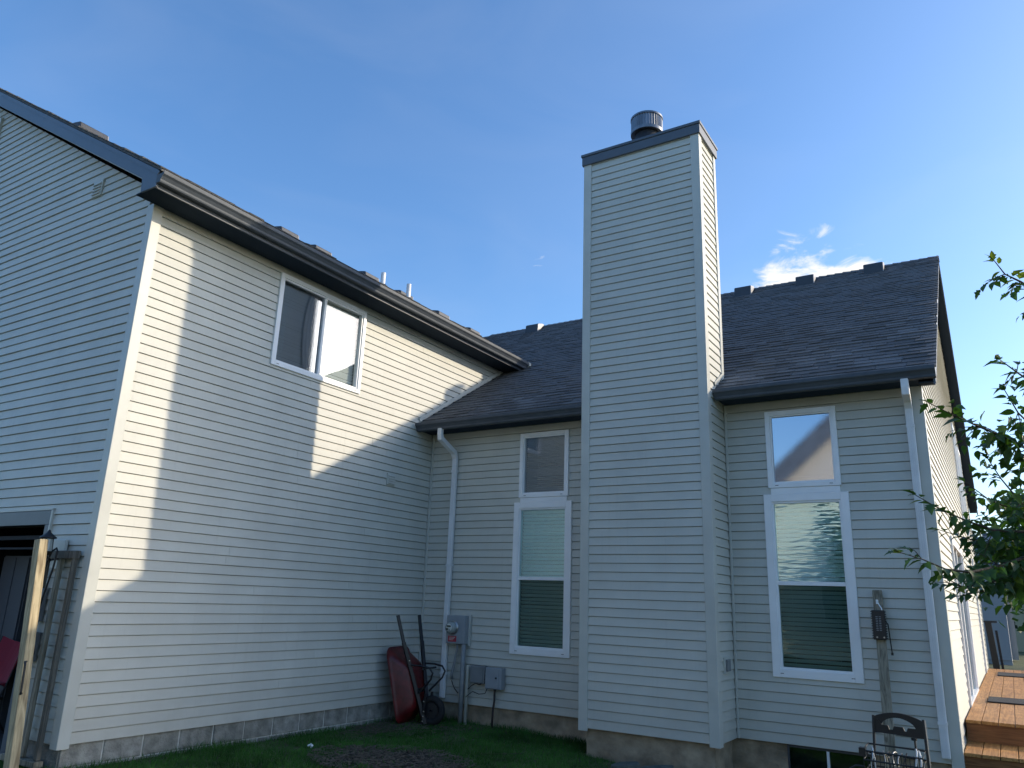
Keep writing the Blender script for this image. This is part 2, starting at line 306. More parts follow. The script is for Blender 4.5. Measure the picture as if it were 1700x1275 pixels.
# ------------------------------------------------------------------ siding system
boards = []   # (priority, parent, verts, faces)
def frame_wall(origin, udir, ndir):
    o = Vector(origin); u = Vector(udir); n = Vector(ndir)
    return lambda a, d, z: o + u * a + n * d + Vector((0, 0, z))
rseam = random.Random(77)
def courses(F, parent, span, z0, z1, holes=(), lo=None, keep=True, seam=0):
    """span(z) -> (a0,a1) along the wall; holes: (a0,a1,z0,z1)"""
    k = 0
    while z0 + k * H < z1 - .004:
        za = z0 + k * H; zb = min(za + H, z1); k += 1
        base = [(span(za), span(zb))]
        cuts = [h_ for h_ in holes if h_[3] > za + .003 and h_[2] < zb - .003]
        segs = []
        (s0, s1), (t0, t1) = base[0]
        if max(s1 - s0, t1 - t0) < .02: continue
        if s1 - s0 < .01 : continue
        if t1 < t0: t0 = t1 = (t0 + t1) / 2
        if not cuts: segs.append((s0, s1, t0, t1, za, zb))
        else:
            cuts = sorted(cuts); cur0, cur1 = s0, t0
            for h_ in cuts:
                if h_[0] > cur0: segs.append((cur0, h_[0], cur1, h_[0], za, zb))
                if h_[2] > za + .003: segs.append((max(h_[0], s0), min(h_[1], s1), max(h_[0], s0), min(h_[1], s1), za, h_[2]))
                if h_[3] < zb - .003: segs.append((max(h_[0], s0), min(h_[1], s1), max(h_[0], s0), min(h_[1], s1), h_[3], zb))
                cur0 = cur1 = h_[1]
            if cur0 < s1: segs.append((cur0, s1, cur1, t1, za, zb))
        if seam:
            out_ = []
            for sg in segs:
                if sg[1] - sg[0] > 2.2 and rseam.random() < seam:
                    q_ = rseam.uniform(sg[0] + .8, sg[1] - .8); q_ = max(q_, sg[1] - 3.7)
                    out_ += [(sg[0], q_, sg[2], q_, sg[4], sg[5], 0), (q_ - .02, sg[1], q_ - .02, sg[3], sg[4], sg[5], .0022)]
                else: out_.append((*sg, 0))
            segs = out_
        else: segs = [(*sg, 0) for sg in segs]
        for a0, a1, b0, b1, c0, c1, od in segs:
            if a1 - a0 < .012: continue
            f0 = (c0 - za) / H; f1 = (c1 - za) / H
            d0 = .0165 - .0135 * f0 + od; d1 = .0165 - .0135 * f1 + od; hh = c1 - c0
            gp = min(.0045, hh * .3); prof = [(-.018, 0), (d0 - .003, 0), (d0, .12 * min(1, .02 / max(hh, .02)) * hh), (d1, hh - gp), (-.018, hh - gp)]
            def P(pr, e):
                q = pr[1] / hh if hh > 0 else 0
                a = (a0 + (b0 - a0) * q) if e == 0 else (a1 + (b1 - a1) * q)
                return F(a, pr[0], c0 + pr[1])
            n = 5; v = [P(p_, 0) for p_ in prof] + [P(p_, 1) for p_ in prof]
            f = [tuple(range(n))[::-1], tuple(range(n, 2 * n))] + [(i, (i + 1) % n, n + (i + 1) % n, n + i) for i in range(n)]
            c = sum(v, Vector()) / len(v); dv = c - CAMP; dist = dv.length
            fwd = dv.dot(fw)
            pr = 0
            if keep and fwd > .2:
                px = 512 + 766 * dv.dot(rt) / fwd; py = 384 - 766 * dv.dot(up) / fwd
                nrm = F(0, 1, 0) - F(0, 0, 0)
                e0 = F(a0, 0, c0); e1 = F(a1, 0, c0)
                def pj(q): q = q - CAMP; w_ = max(.2, q.dot(fw)); return Vector((max(0, min(1024, 512 + 766 * q.dot(rt) / w_)), 384 - 766 * q.dot(up) / w_))
                ln = (pj(e1) - pj(e0)).length; ht = abs((pj(F(a0, 0, c1)) - pj(F(a0, 0, c0))).y)
                if -60 < (pj(e0).y + pj(e1).y) / 2 < 800 and (CAMP - c).dot(nrm) > 0: pr = ln * ht
            boards.append((pr, parent, v, f))
def flush_boards(limit=300):
    order = sorted(range(len(boards)), key=lambda i: -boards[i][0]); top = set(order[:limit]); rest = {}
    for i, (pr, par, v, f) in enumerate(boards):
        if i in top and pr > 0: link('siding_board', v, f, SID, par)
        else: rest.setdefault(par.name, (par, MB()))[1].add(v, f)
    for par, mb in rest.values(): mb.obj('siding_boards', SID, par, kind='stuff')
def backing(F, name, a0, a1, z0, z1, holes, parent, th=.1, m=ROOMW):
    """wall body with openings: grid of boxes"""
    A = sorted({a0, a1, *[h_[0] for h_ in holes], *[h_[1] for h_ in holes]}); Z = sorted({z0, z1, *[h_[2] for h_ in holes], *[h_[3] for h_ in holes]})
    mb = MB()
    for i in range(len(A) - 1):
        for j in range(len(Z) - 1):
            ca, cz = (A[i] + A[i + 1]) / 2, (Z[j] + Z[j + 1]) / 2
            if any(h_[0] < ca < h_[1] and h_[2] < cz < h_[3] for h_ in holes): continue
            v = [F(a, d, z) for z in (Z[j], Z[j + 1]) for (a, d) in ((A[i], -th), (A[i + 1], -th), (A[i + 1], -.026), (A[i], -.026))]
            mb.add(v, [(0, 1, 2, 3), (4, 5, 6, 7), (0, 1, 5, 4), (1, 2, 6, 5), (2, 3, 7, 6), (3, 0, 4, 7)])
    return mb.obj(name, m, parent)
def trimbox(F, a0, a1, d0, d1, z0, z1, m, parent, name='corner_trim', bev=.003):
    v = [F(a, d, z) for z in (z0, z1) for (a, d) in ((a0, d0), (a1, d0), (a1, d1), (a0, d1))]
    o = link(name, v, [(0, 1, 2, 3), (4, 5, 6, 7), (0, 1, 5, 4), (1, 2, 6, 5), (2, 3, 7, 6), (3, 0, 4, 7)], m, parent)
    if bev: bevel(o, bev, 2)
    return o
def lpost(x, y, sx, sy, z0, z1, parent, wd=.09, m=TRIM):
    """outside corner post: L section hugging the corner (x,y); sx,sy point outwards"""
    p = .024
    prof = [(x + sx * p, y + sy * p), (x - sx * wd, y + sy * p), (x - sx * wd, y), (x, y), (x, y - sy * wd), (x + sx * p, y - sy * wd)]
    mb = MB(); mb.extrude(prof, lambda q, z: (q[0], q[1], z), z0, z1); o = mb.obj('corner_trim', m, parent); return bevel(o, .005, 2)

# ---- windows -----------------------------------------------------
def window(F, a0, a1, z0, z1, fr, gl, parent, sash=None, slider=False, gl2=None, depth=.03, blinds=True, room=.9, outer=.0, curtain=False, inner=.022, bl=.075, header=True, blz=None, slit=.035, closed=False):
    """frame boards (fr wide) proud of the siding, glass set back, blind behind, dark room"""
    win = D.objects.new('window', None)  # replaced by the frame mesh as the part
    D.objects.remove(win)
    mb = MB()
    def bx(mb_, A0, A1, D0, D1, Z0, Z1):
        v = [F(a, d, z) for z in (Z0, Z1) for (a, d) in ((A0, D0), (A1, D0), (A1, D1), (A0, D1))]
        mb_.add(v, [(0, 1, 2, 3), (4, 5, 6, 7), (0, 1, 5, 4), (1, 2, 6, 5), (2, 3, 7, 6), (3, 0, 4, 7)])
    P = .034
    # outer casing: mitred look by four butted boards
    bx(mb, a0, a0 + fr, -.02, P, z0, z1); bx(mb, a1 - fr, a1, -.02, P, z0, z1)
    bx(mb, a0 + fr, a1 - fr, -.02, P - .001, z1 - fr, z1); bx(mb, a0 + fr, a1 - fr, -.02, P - .001, z0, z0 + fr)
    wn = mb.obj('window', WHITE, parent); bevel(wn, .004, 2)
    i0, i1, j0, j1 = a0 + fr, a1 - fr, z0 + fr, z1 - fr
    mb = MB(); t = inner
    bx(mb, i0, i0 + t, -.05, P - .014, j0, j1); bx(mb, i1 - t, i1, -.05, P - .014, j0, j1); bx(mb, i0 + t, i1 - t, -.05, P - .0145, j1 - t, j1); bx(mb, i0 + t, i1 - t, -.05, P - .0145, j0, j0 + t)
    k0, k1, l0, l1 = i0 + t, i1 - t, j0 + t, j1 - t
    if sash: bx(mb, k0, k1, -.05, P - .012, sash - .022, sash + .022)
    if slider: mm = (k0 + k1) / 2; bx(mb, mm - .02, mm + .02, -.05, P - .008, l0, l1)
    s = mb.obj('sash_frame', WHITE, wn); bevel(s, .002, 1)
    def pane(A0, A1, Z0, Z1, d, m): link('pane', [F(A0, d, Z0), F(A1, d, Z0), F(A1, d, Z1), F(A0, d, Z1)], [(0, 1, 2, 3)], m, wn)
    if sash: pane(k0, k1, l0, sash - .022, -.012, gl2 or gl); pane(k0, k1, sash + .022, l1, -.004, gl)
    elif slider: pane(k0, mm - .02, l0, l1, -.004, gl); pane(mm + .02, k1, l0, l1, -.014, gl2 or gl)
    else: pane(k0, k1, l0, l1, -.006, gl)
    # reveal + room behind
    mb = MB(); r0, r1, q0, q1 = i0 - .3, i1 + .3, j0 - .3, j1 + .3; dd = -room
    for quad in ([(r0, dd, q0), (r1, dd, q0), (r1, dd, q1), (r0, dd, q1)], [(r0, -.11, q0), (r0, dd, q0), (r0, dd, q1), (r0, -.11, q1)], [(r1, -.11, q0), (r1, dd, q0), (r1, dd, q1), (r1, -.11, q1)],
                 [(r0, -.11, q0), (r1, -.11, q0), (r1, dd, q0), (r0, dd, q0)], [(r0, -.11, q1), (r1, -.11, q1), (r1, dd, q1), (r0, dd, q1)]):
        mb.add([F(*c) for c in quad], [(0, 1, 2, 3)])
    rv = .0
    for quad in ([(i0 + .002, -.05, j0), (i0 + .002, -.11, j0), (i0 + .002, -.11, j1), (i0 + .002, -.05, j1)], [(i1 - .002, -.05, j0), (i1 - .002, -.11, j0), (i1 - .002, -.11, j1), (i1 - .002, -.05, j1)]):
        mb.add([F(*c) for c in quad], [(0, 1, 2, 3)])
    mb.obj('room', ROOMW, wn)
    if blinds:
        mb = MB(); z = (blz or l0) + .02; n = 0
        while z < l1 + .02:
            n += 1; w_ = .009 if closed else .012; tl = (slit * .40 if closed else .010) + random.uniform(-.0015, .0015); sg = random.uniform(-.002, .002)
            v = [F(a, d, zz) for (a, d, zz) in ((k0 - .01, -bl - w_, z - tl), (k1 + .01, -bl - w_, z - tl + sg), (k1 + .01, -bl + w_, z + tl + sg), (k0 - .01, -bl + w_, z + tl))]
            mb.add(v, [(0, 1, 2, 3)]); z += slit
        for a in (k0 + .12, k1 - .12): bx(mb, a - .001, a + .001, -bl - .015, -bl - .014, l0, l1)
        mb.obj('blind', BLIND, wn, kind='stuff')
    if curtain:
        mb = MB(); mm_ = (k0 + k1) / 2; n = 14; pts = []
        for i in range(n + 1):
            a = mm_ - .27 + .27 * i / n; pts.append((a, -.045 + .012 * math.sin(i * 2.1)))
        vv = []; ff = []
        for j in range(9):
            z = l0 + (l1 - l0) * j / 8
            for i, (a, d) in enumerate(pts):
                pull = .10 * math.sin(math.pi * (j / 8)) * (1 - i / n) * .0 + .07 * ((j / 8 - .5) ** 2) * 4 * (1 - i / n)
                vv.append(F(a + pull, d, z))
        for j in range(8):
            for i in range(n): ff.append((j * (n + 1) + i, j * (n + 1) + i + 1, (j + 1) * (n + 1) + i + 1, (j + 1) * (n + 1) + i))
        link('curtain', vv, ff, CURT, wn, smooth=True)
    # little weep slots
    mb = MB()
    for a in (a0 + .1, a1 - .1): bx(mb, a - .018, a + .018, P, P + .0015, z0 + fr * .45, z0 + fr * .45 + .006)
    mb.obj('weep_slot', METAL_D, wn)
    return wn

FX = frame_wall((0, 0, 0), (1, 0, 0), (0, -1, 0))            # back walls facing the yard
FW = frame_wall((0, 0, 0), (0, 1, 0), (1, 0, 0))             # wing side wall
FG = frame_wall((0, L0, 0), (1, 0, 0), (0, -1, 0))           # wing gable wall
FR = frame_wall((XR, 0, 0), (0, 1, 0), (1, 0, 0))            # right gable wall
CX0, CX1, CD = 2.905, 4.497, .632
FCF = frame_wall((0, -CD, 0), (1, 0, 0), (0, -1, 0))
FCR = frame_wall((CX1, 0, 0), (0, 1, 0), (1, 0, 0))
FCL = frame_wall((CX0, 0, 0), (0, -1, 0), (-1, 0, 0))
TZ = 3.765

# -- holes (slightly inside the window casings)
w1u = (1.598, 2.372, 2.735, 3.645); w1l = (1.53, 2.43, .685, 2.672)
w2u = (4.995, 5.785, 2.718, 3.625); w2l = (4.935, 5.852, .665, 2.645)
wsl = (-3.243, -1.695, 3.995, 5.189)
def hole(w_, e=.03): return (w_[0] + e, w_[1] - e, w_[2] + e, w_[3] - e)
door = (2.3, 4.9, .30, 2.36)
uw1 = (7.3, 8.2, 2.9, 4.9); uw2 = (8.7, 9.6, 2.9, 4.7)
gdoor = (-3.1, -.885, -.25, 1.93)

wall_l = backing(FX, 'wall', 0, CX0, 0, TZ, [hole(w1u), hole(w1l)], house)
wall_r = backing(FX, 'wall', CX1, XR, 0, TZ, [hole(w2u), hole(w2l)], house)
wall_w = backing(FW, 'wall', L0, 2.1, 0, 5.28, [hole(wsl)], house)
courses(FX, wall_l, lambda z: (.02, CX0 + .02), 0, TZ, [hole(w1u), hole(w1l)])
courses(FX, wall_r, lambda z: (CX1, XR - .07), 0, TZ, [hole(w2u), hole(w2l)])
def span_w(z):
    hi = -.0 if z < 4.0 else (YR - (ZR - z) / SX)
    return (L0 + .07, min(hi, 2.2))
courses(FW, wall_w, span_w, 0, 5.28, [hole(wsl)], seam=.3)
# wing gable wall
def wz(x): return 5.45 + .58 * (.45 - x) if x > -5 else 5.45 + .58 * (5.45 + (5 + x))
GA = D.meshes.new('wall')
LB = L0 + .026
gv = [(-10, LB, -.02), (gdoor[0], LB, -.02), (gdoor[0], LB, gdoor[3]), (gdoor[1], LB, gdoor[3]), (gdoor[1], LB, -.02), (-.03, LB, -.02), (-.03, LB, 5.42), (-5, LB, 8.32), (-10, LB, 5.42)]
wall_g = MB(); wall_g.extrude(gv, lambda q, d: (q[0], q[1] + d, q[2]), 0, .1); wall_g = wall_g.obj('wall', ROOMW, house)
def span_g(z):
    e = max(0, (z - 5.45) / .58); return (-10 + e, -.07 if z < 5.45 else -.03 - e)
courses(FG, wall_g, span_g, 0, 8.3, [gdoor[:2] + (gdoor[2], gdoor[3] + .0)] + [(-4.95, -4.25, 7.05, 7.62)], seam=.6)
# right gable wall (seen edge on)
rv_ = [(XR - .027, 0, 0), (XR - .027, door[0], 0), (XR - .027, door[0], door[3]), (XR - .027, door[1], door[3]), (XR - .027, door[1], 0), (XR - .027, YB, 0), (XR - .027, YB, 4.0), (XR - .027, YR, zroof(YR) - .16), (XR - .027, 0, 3.95)]
wall_x = MB(); wall_x.extrude(rv_, lambda q, d: (q[0] - d, q[1], q[2]), 0, .1); wall_x = wall_x.obj('wall', ROOMW, house)
def span_x(z):
    if z < 3.9: return (.07, YB - .07)
    e = (z - 3.9) / SX; return (e, YB - e)
courses(FR, wall_x, span_x, 0, 7.42, [door, hole(uw1), hole(uw2)])
# far walls so the house is a closed body
mb = MB(); mb.box((-9.95, 11.4, -.2), (XR - .05, 11.5, 3.95)); mb.box((-10, L0 + .1, -.2), (-9.9, 11.4, 5.3)); mb.obj('wall', SID, house)

# ------------------------------------------------------------------ chimney (part of the house)
CT = 7.225
ch = MB(); ch.box((CX0 + .027, -CD + .027, 0), (CX1 - .027, -.03, CT)); ch = ch.obj('chimney', ROOMW, house)
courses(FCF, ch, lambda z: (CX0 + .07, CX1 - .07), 0, CT)
def span_cr(z):
    return (-CD + .07, -.01) if z < 3.76 else (-CD + .07, min(-.05, YR - (ZR - z) / SX + .0))
courses(FCR, ch, span_cr, 0, CT)
courses(FCL, ch, lambda z: (0.01, CD - .07), 0, CT, keep=False)
lpost(CX1, -CD, 1, -1, -.03, CT, ch); lpost(CX0, -CD, -1, -1, -.03, CT, ch)
# back posts above the roof
lpost(CX1, 0, 1, 1, 4.05, CT, ch, wd=.06)
lpost(CX0, 0, -1, 1, 4.05, CT, ch, wd=.06)
# inner corner strips below the eave
trimbox(FX, CX1 + .019, CX1 + .042, 0, .03, 0, TZ, TRIM, wall_r)
trimbox(FX, .019, .045, 0, .03, 0, TZ, TRIM, wall_l)
# flashing where roof meets chimney and wing wall
def strip(pts, th, m, parent, name):
    mb = MB(); mb.beam(pts[0], pts[1], pts[2], th, upv=pts[3]); return mb.obj(name, m, parent)
strip(((CX1 + .02, -.36, zroof(-.36) + .075), (CX1 + .02, .0, zroof(0) + .075), .05, (1, 0, 0)), .012, TRIM, ch, 'flashing')
strip(((.025, -.38, zroof(-.38) + .06), (.025, 1.98, zroof(1.98) + .06), .055, (1, 0, 0)), .012, TRIM, wall_w, 'flashing')
# cap
mb = MB(); e = .045
mb.box((CX0 - e, -CD - e, CT - .005), (CX1 + e, .0 + e, CT + .125)); cap = mb.obj('chimney_cap', SLATE, ch); bevel(cap, .006, 2)
mb = MB(); mb.box((CX0 - e - .012, -CD - e - .012, CT + .125), (CX1 + e + .012, e + .012, CT + .165)); o = mb.obj('cap_rim', SLATE, ch); bevel(o, .006, 2)
# seam on the cap side
# flue
fx, fy = 3.68, -.31
def lathe(prof, c, n, name, m, parent, smooth=True):
    vs = []; fs = []
    for r, z in prof:
        for k in range(n): th = 2 * math.pi * k / n; vs.append((c[0] + r * math.cos(th), c[1] + r * math.sin(th), z))
    for i in range(len(prof) - 1):
        for k in range(n): fs.append((i * n + k, i * n + (k + 1) % n, (i + 1) * n + (k + 1) % n, (i + 1) * n + k))
    return link(name, vs, fs, m, parent, smooth)
lathe([(.0, 7.38), (.30, 7.385), (.22, 7.46), (.165, 7.350), (.165, 7.650), (0, 7.650)], (fx, fy), 32, 'flue_collar', METAL_D, ch)
n = 72; vs = []; fs = []
for z, rr in ((7.655, .222), (7.70, .224), (7.705, .218), (7.88, .218), (7.885, .224), (7.91, .224)):
    for k in range(n):
        th = 2 * math.pi * k / n; r = rr - (.010 if (k % 2 and rr < .22) else 0); vs.append((fx + r * math.cos(th), fy + r * math.sin(th), z))
m_ = 6
for i in range(m_ - 1):
    for k in range(n): fs.append((i * n + k, i * n + (k + 1) % n, (i + 1) * n + (k + 1) % n, (i + 1) * n + k))
b_ = len(vs); vs.append((fx, fy, 7.935)); fs += [((m_ - 1) * n + k, (m_ - 1) * n + (k + 1) % n, b_) for k in range(n)]
b_ = len(vs); vs.append((fx, fy, 7.672)); fs += [(k, (k + 1) % n, b_) for k in range(n)]
link('flue_hood', vs, fs, FLUE, ch)

# ------------------------------------------------------------------ corner posts
lpost(0, L0, 1, -1, -.035, 5.28, wall_w); 
lpost(XR, 0, 1, -1, -.035, TZ, wall_x, wd=.085)
lpost(XR, YB, 1, 1, -.035, TZ, wall_x)

# ------------------------------------------------------------------ main roof
def slab(name, pts, th, m, parent):
    n = len(pts); v = [Vector(p_) for p_ in pts] + [Vector(p_) - Vector((0, 0, th)) for p_ in pts]
    return link(name, v, [tuple(range(n)), tuple(range(n, 2 * n))[::-1]] + [(i, (i + 1) % n, n + (i + 1) % n, n + i) for i in range(n)], m, parent)
RX = 6.84; EY = -.42
roof = slab('roof', [(-3.35, EY + 1.5, zroof(EY + 1.5)), (-.01, EY + 1.5, zroof(EY + 1.5)), (-.01, EY, zroof(EY)), (RX, EY, zroof(EY)), (RX, YR, ZR), (-3.35, YR, ZR)], .03, SHING2, house)
slab('roof', [(-3.35, YR, ZR), (RX, YR, ZR), (RX, YB + .42, zroof(EY)), (-3.35, YB + .42, zroof(EY))], .03, SHING2, house)
# decking edge, rake fascia and soffits
def rake(name, x0, x1, ya, yb, lo, hi, m):
    mb = MB(); v = [(x, y, zroof(y) + dz) for x in (x0, x1) for (y, dz) in ((ya, lo), (yb, lo), (yb, hi), (ya, hi))]
    mb.add(v, [(0, 1, 2, 3), (4, 5, 6, 7), (0, 1, 5, 4), (1, 2, 6, 5), (2, 3, 7, 6), (3, 0, 4, 7)]); return mb.obj(name, m, house)
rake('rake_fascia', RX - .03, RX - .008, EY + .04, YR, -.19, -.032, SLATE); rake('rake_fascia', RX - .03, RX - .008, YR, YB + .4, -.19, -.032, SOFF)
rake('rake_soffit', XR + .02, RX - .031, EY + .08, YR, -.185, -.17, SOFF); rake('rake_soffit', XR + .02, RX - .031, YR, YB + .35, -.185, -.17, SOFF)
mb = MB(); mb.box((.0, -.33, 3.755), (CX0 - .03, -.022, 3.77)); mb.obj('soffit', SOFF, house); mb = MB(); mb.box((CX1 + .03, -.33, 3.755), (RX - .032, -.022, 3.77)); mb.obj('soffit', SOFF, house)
mb = MB(); mb.box((.022, -.352, 3.745), (CX0 - .03, -.331, 3.86)); mb.obj('fascia', SLATE, house); mb = MB(); mb.box((CX1 + .03, -.352, 3.745), (RX - .032, -.331, 3.86)); mb.obj('fascia', SLATE, house)
mb = MB(); mb.box((XR + .026, -.329, 3.771), (RX - .033, .06, 3.858)); mb.obj('rake_return', SLATE, house)
GP = [(0, 0), (.068, 0), (.075, .012), (.078, .03), (.098, .06), (.118, .078), (.120, .088), (.120, .118), (.112, .118), (.112, .112), (.108, .095), (.01, .095), (.01, .12), (0, .12)]
def gutter(fn, a, b, m=GUT):
    mb = MB(); mb.extrude(GP, fn, a, b); return mb.obj('gutter', m, house)
gl_ = gutter(lambda q, x: (x, -.353 - q[0], 3.735 + q[1]), .022, CX0 - .028)
gr_ = gutter(lambda q, x: (x, -.353 - q[0], 3.735 + q[1]), CX1 + .028, RX + .0)
# shingles: tabs on the front slope
sl_len = math.sqrt(1 + SX * SX); ROW = .143
rows = int((YR - EY) * sl_len / ROW)
vz = Vector((0, 1 / sl_len, SX / sl_len)); nz_ = Vector((0, -SX / sl_len, 1 / sl_len))
variants = {}
def shingle_mesh(wd, th):
    key = (wd, th)
    if key in variants: return variants[key]
    ht = ROW + .03; v = [(0, 0, 0), (wd, 0, 0), (wd, ht, 0), (0, ht, 0), (0, 0, th), (wd, 0, th), (wd, ht, .0025), (0, ht, .0025)]
    me = D.meshes.new('shingle'); me.from_pydata(v, [], [(0, 3, 2, 1), (4, 5, 6, 7), (0, 1, 5, 4), (1, 2, 6, 5), (2, 3, 7, 6), (3, 0, 4, 7)]); me.update(); me.materials.append(SHING)
    variants[key] = me; return me
R3 = Matrix(((1, 0, 0), (0, vz.y, nz_.y), (0, vz.z, nz_.z)))
tabs = []; rnd = random.Random(3)
for r in range(rows):
    s_ = r * ROW; y = EY + s_ / sl_len; z = zroof(y)
    x0 = .0 if y < .0 else None
    zz = z
    left = .022 if zz < 5.45 else (.45 - (zz - 5.45) / .58) - .1
    x = left - rnd.random() * .2
    while x < RX:
        wd = rnd.choice((.165, .20, .235, .27, .30)); th = rnd.choice((.011, .016, .021))
        xa = x; 
        if xa < left: xa = left
        if not (CX0 - .02 < x and x + wd < CX1 + .02 and y < -.02):
            tabs.append((xa, wd if xa == x else max(.05, x + wd - xa), th, y, z, r))
        x += wd + .004
cnt = 0; stuff = MB()
order = sorted(tabs, key=lambda t_: (Vector((t_[0], t_[3], t_[4])) - CAMP).length)
for xa, wd, th, y, z, r in order:
    if xa + wd > RX + .012: wd = RX + .012 - xa
    if wd < .03: continue
    o3 = Vector((xa, y, z)) + nz_ * .001 - vz * .0
    if y < -.0 and (xa < CX0 < xa + wd or xa < CX1 < xa + wd):
        if xa < CX0: wd = CX0 - xa
        else: wd = xa + wd - CX1; o3.x = CX1
    if cnt < 300 and wd in (.165, .20, .235, .27, .30) and xa > CX1 - .3 or (cnt < 300 and wd in (.165, .2, .235, .27, .3) and z < 5.0):
        o = D.objects.new('shingle', shingle_mesh(wd, th)); COL.objects.link(o); o.parent = roof
        o.matrix_local = Matrix.Translation(o3) @ R3.to_4x4(); cnt += 1
    else:
        ht = ROW + .03; v = [(0, 0, 0), (wd, 0, 0), (wd, ht, 0), (0, ht, 0), (0, 0, th), (wd, 0, th), (wd, ht, .0025), (0, ht, .0025)]
        stuff.add([o3 + R3 @ Vector(q) for q in v], [(0, 3, 2, 1), (4, 5, 6, 7), (0, 1, 5, 4), (1, 2, 6, 5), (2, 3, 7, 6), (3, 0, 4, 7)])
stuff.obj('shingles', SHING2, roof, kind='stuff')
# ridge caps
mb = MB(); x = -2.9
while x < RX - .02:
    x1 = min(x + .145, RX + .01); t_ = rnd.uniform(.012, .02)
    for s in (-1, 1):
        mb.add([(x, YR, ZR + .012 + t_), (x1, YR, ZR + .014), (x1, YR + s * .13, ZR - .13 * SX + .008 + .006), (x, YR + s * .13, ZR - .13 * SX + .008 + t_)] , [(0, 1, 2, 3)])
    x = x1
mb.obj('ridge_cap', SHING2, roof, kind='stuff')
# ridge vents on the main roof
def roofvent(x, y, z, parent, along='x', L=.40, slope=SX, k=1.0):
    mb = MB(); hw = L / 2
    # hood with sloping sides, back against the slope
    if along == 'x':
        pr = [(-.16, -.16 * slope - .01), (-.13, .045), (-.10, .062), (.08, .10), (.16, .10), (.18, .18 * slope)]
        fn = lambda q, a: (x + a, y + q[0], z + q[1] * k)
    else:
        pr = [(-.16, -.16 * slope - .01), (-.13, .045), (-.10, .062), (.08, .10), (.16, .10), (.18, .18 * slope)]
        fn = lambda q, a: (x - q[0], y + a, z + q[1])
    mb.extrude(pr, fn, -hw, hw); o = mb.obj('roof_vent', METAL_D, parent); bevel(o, .012, 2)
    mb = MB(); pr2 = [(q[0] * .94, q[1] * .94) for q in pr]
    mb.extrude(pr2, fn, hw, hw + .012); mb.obj('lit_end_plate', VENTLIT, o) if False else mb.obj('lit_vent_end', VENTLIT, parent)  # thin pale plate on one end only, painted as if the sun caught it
    return o
for x, yy in ((3.42, 5.36), (4.60, 5.36), (5.80, 5.36), (-1.45, 5.36)): roofvent(x, yy, zroof(yy) + .04, roof, L=.32, k=1.45)

# ------------------------------------------------------------------ wing roof
def zw(x): return 5.45 + .58 * (.45 - x)
yv = YR - (ZR - 5.45) / SX
wr = slab('roof', [(.45, -5.235, 5.45), (.45, yv, 5.45), (-3.36, YR, zw(-3.36)), (-3.36, 5.9, zw(-3.36)), (.45, 9.3, 5.45), (.45, 11.9, 5.45), (-5, 11.9, zw(-5)), (-5, -5.235, zw(-5))], .03, SHING2, house)
slab('roof', [(-5, -5.235, zw(-5)), (-5, 11.9, zw(-5)), (-10.45, 11.9, 5.45), (-10.45, -5.235, 5.45)], .03, SHING2, house)
# shingle edges along the rake and eave (tabs with a ragged edge)
sw = math.sqrt(1 + .58 ** 2); vx = Vector((-1 / sw, 0, .58 / sw)); nw = Vector((.58 / sw, 0, 1 / sw)); mb = MB(); rr_ = random.Random(5)
k = 0
while k * ROW < 6.2:
    b0 = Vector((.46, 0, 5.446)) + vx * (k * ROW); y = -5.25 - rr_.random() * .012
    for j in range(3 if k else 25):
        wd = rr_.choice((.2, .27, .3)); th = rr_.choice((.009, .014, .02))
        v = [b0 + Vector((0, yy, 0)) + vx * a + nw * d for (a, yy, d) in ((0, y, .001), (ROW + .03, y, .001), (ROW + .03, y + wd, .001), (0, y + wd, .001), (0, y, th), (ROW + .03, y, .003), (ROW + .03, y + wd, .003), (0, y + wd, th))]
        mb.add(v, [(0, 3, 2, 1), (4, 5, 6, 7), (0, 1, 5, 4), (1, 2, 6, 5), (2, 3, 7, 6), (3, 0, 4, 7)]); y += wd + .004
    k += 1
mb.obj('shingles', SHING2, wr, kind='stuff')
# rake fascia (gable), pork chop return, soffits
mb = MB()
pts = [(.395, 5.445), (-5.0, zw(-5) - .035), (-5.0, zw(-5) - .25), (.12, 5.43), (.135, 5.262), (.395, 5.262)]
mb.extrude(pts, lambda q, d: (q[0], -5.232 + d, q[1]), 0, .02); mb.obj('rake_fascia', SLATE, house)
mb = MB(); mb.extrude([(.43, 5.418), (-5.0, zw(-5) - .032), (-5.0, zw(-5) - .09), (.40, 5.39)], lambda q, d: (q[0], -5.240 + d, q[1]), 0, .0075); mb.obj('drip_edge', SLATE, house)
mb = MB(); mb.extrude([(-5.0, zw(-5) - .035), (-10.4, 5.44), (-10.4, 5.22), (-5.0, zw(-5) - .25)], lambda q, d: (q[0], -5.232 + d, q[1]), 0, .02); mb.obj('rake_fascia', SLATE, house)
mb = MB(); mb.extrude([(.1, 5.44), (-5.0, zw(-5) - .233), (-5.0, zw(-5) - .248), (.1, 5.43)], lambda q, d: (q[0], -5.211 + d, q[1]), 0, .209); mb.obj('rake_soffit', TRIM, house)
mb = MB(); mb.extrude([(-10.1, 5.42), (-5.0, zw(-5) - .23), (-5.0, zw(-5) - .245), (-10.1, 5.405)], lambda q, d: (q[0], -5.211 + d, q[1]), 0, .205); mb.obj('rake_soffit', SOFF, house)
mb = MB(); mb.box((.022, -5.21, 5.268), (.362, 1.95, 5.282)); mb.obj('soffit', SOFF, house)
mb = MB(); mb.box((.363, -5.211, 5.255), (.384, 1.95, 5.43)); mb.obj('fascia', SLATE, house)
mb = MB(); mb.extrude(GP, lambda q, y: (.385 + q[0], y, 5.295 + q[1]), -5.235, 1.95); wg = mb.obj('gutter', GUT, house)
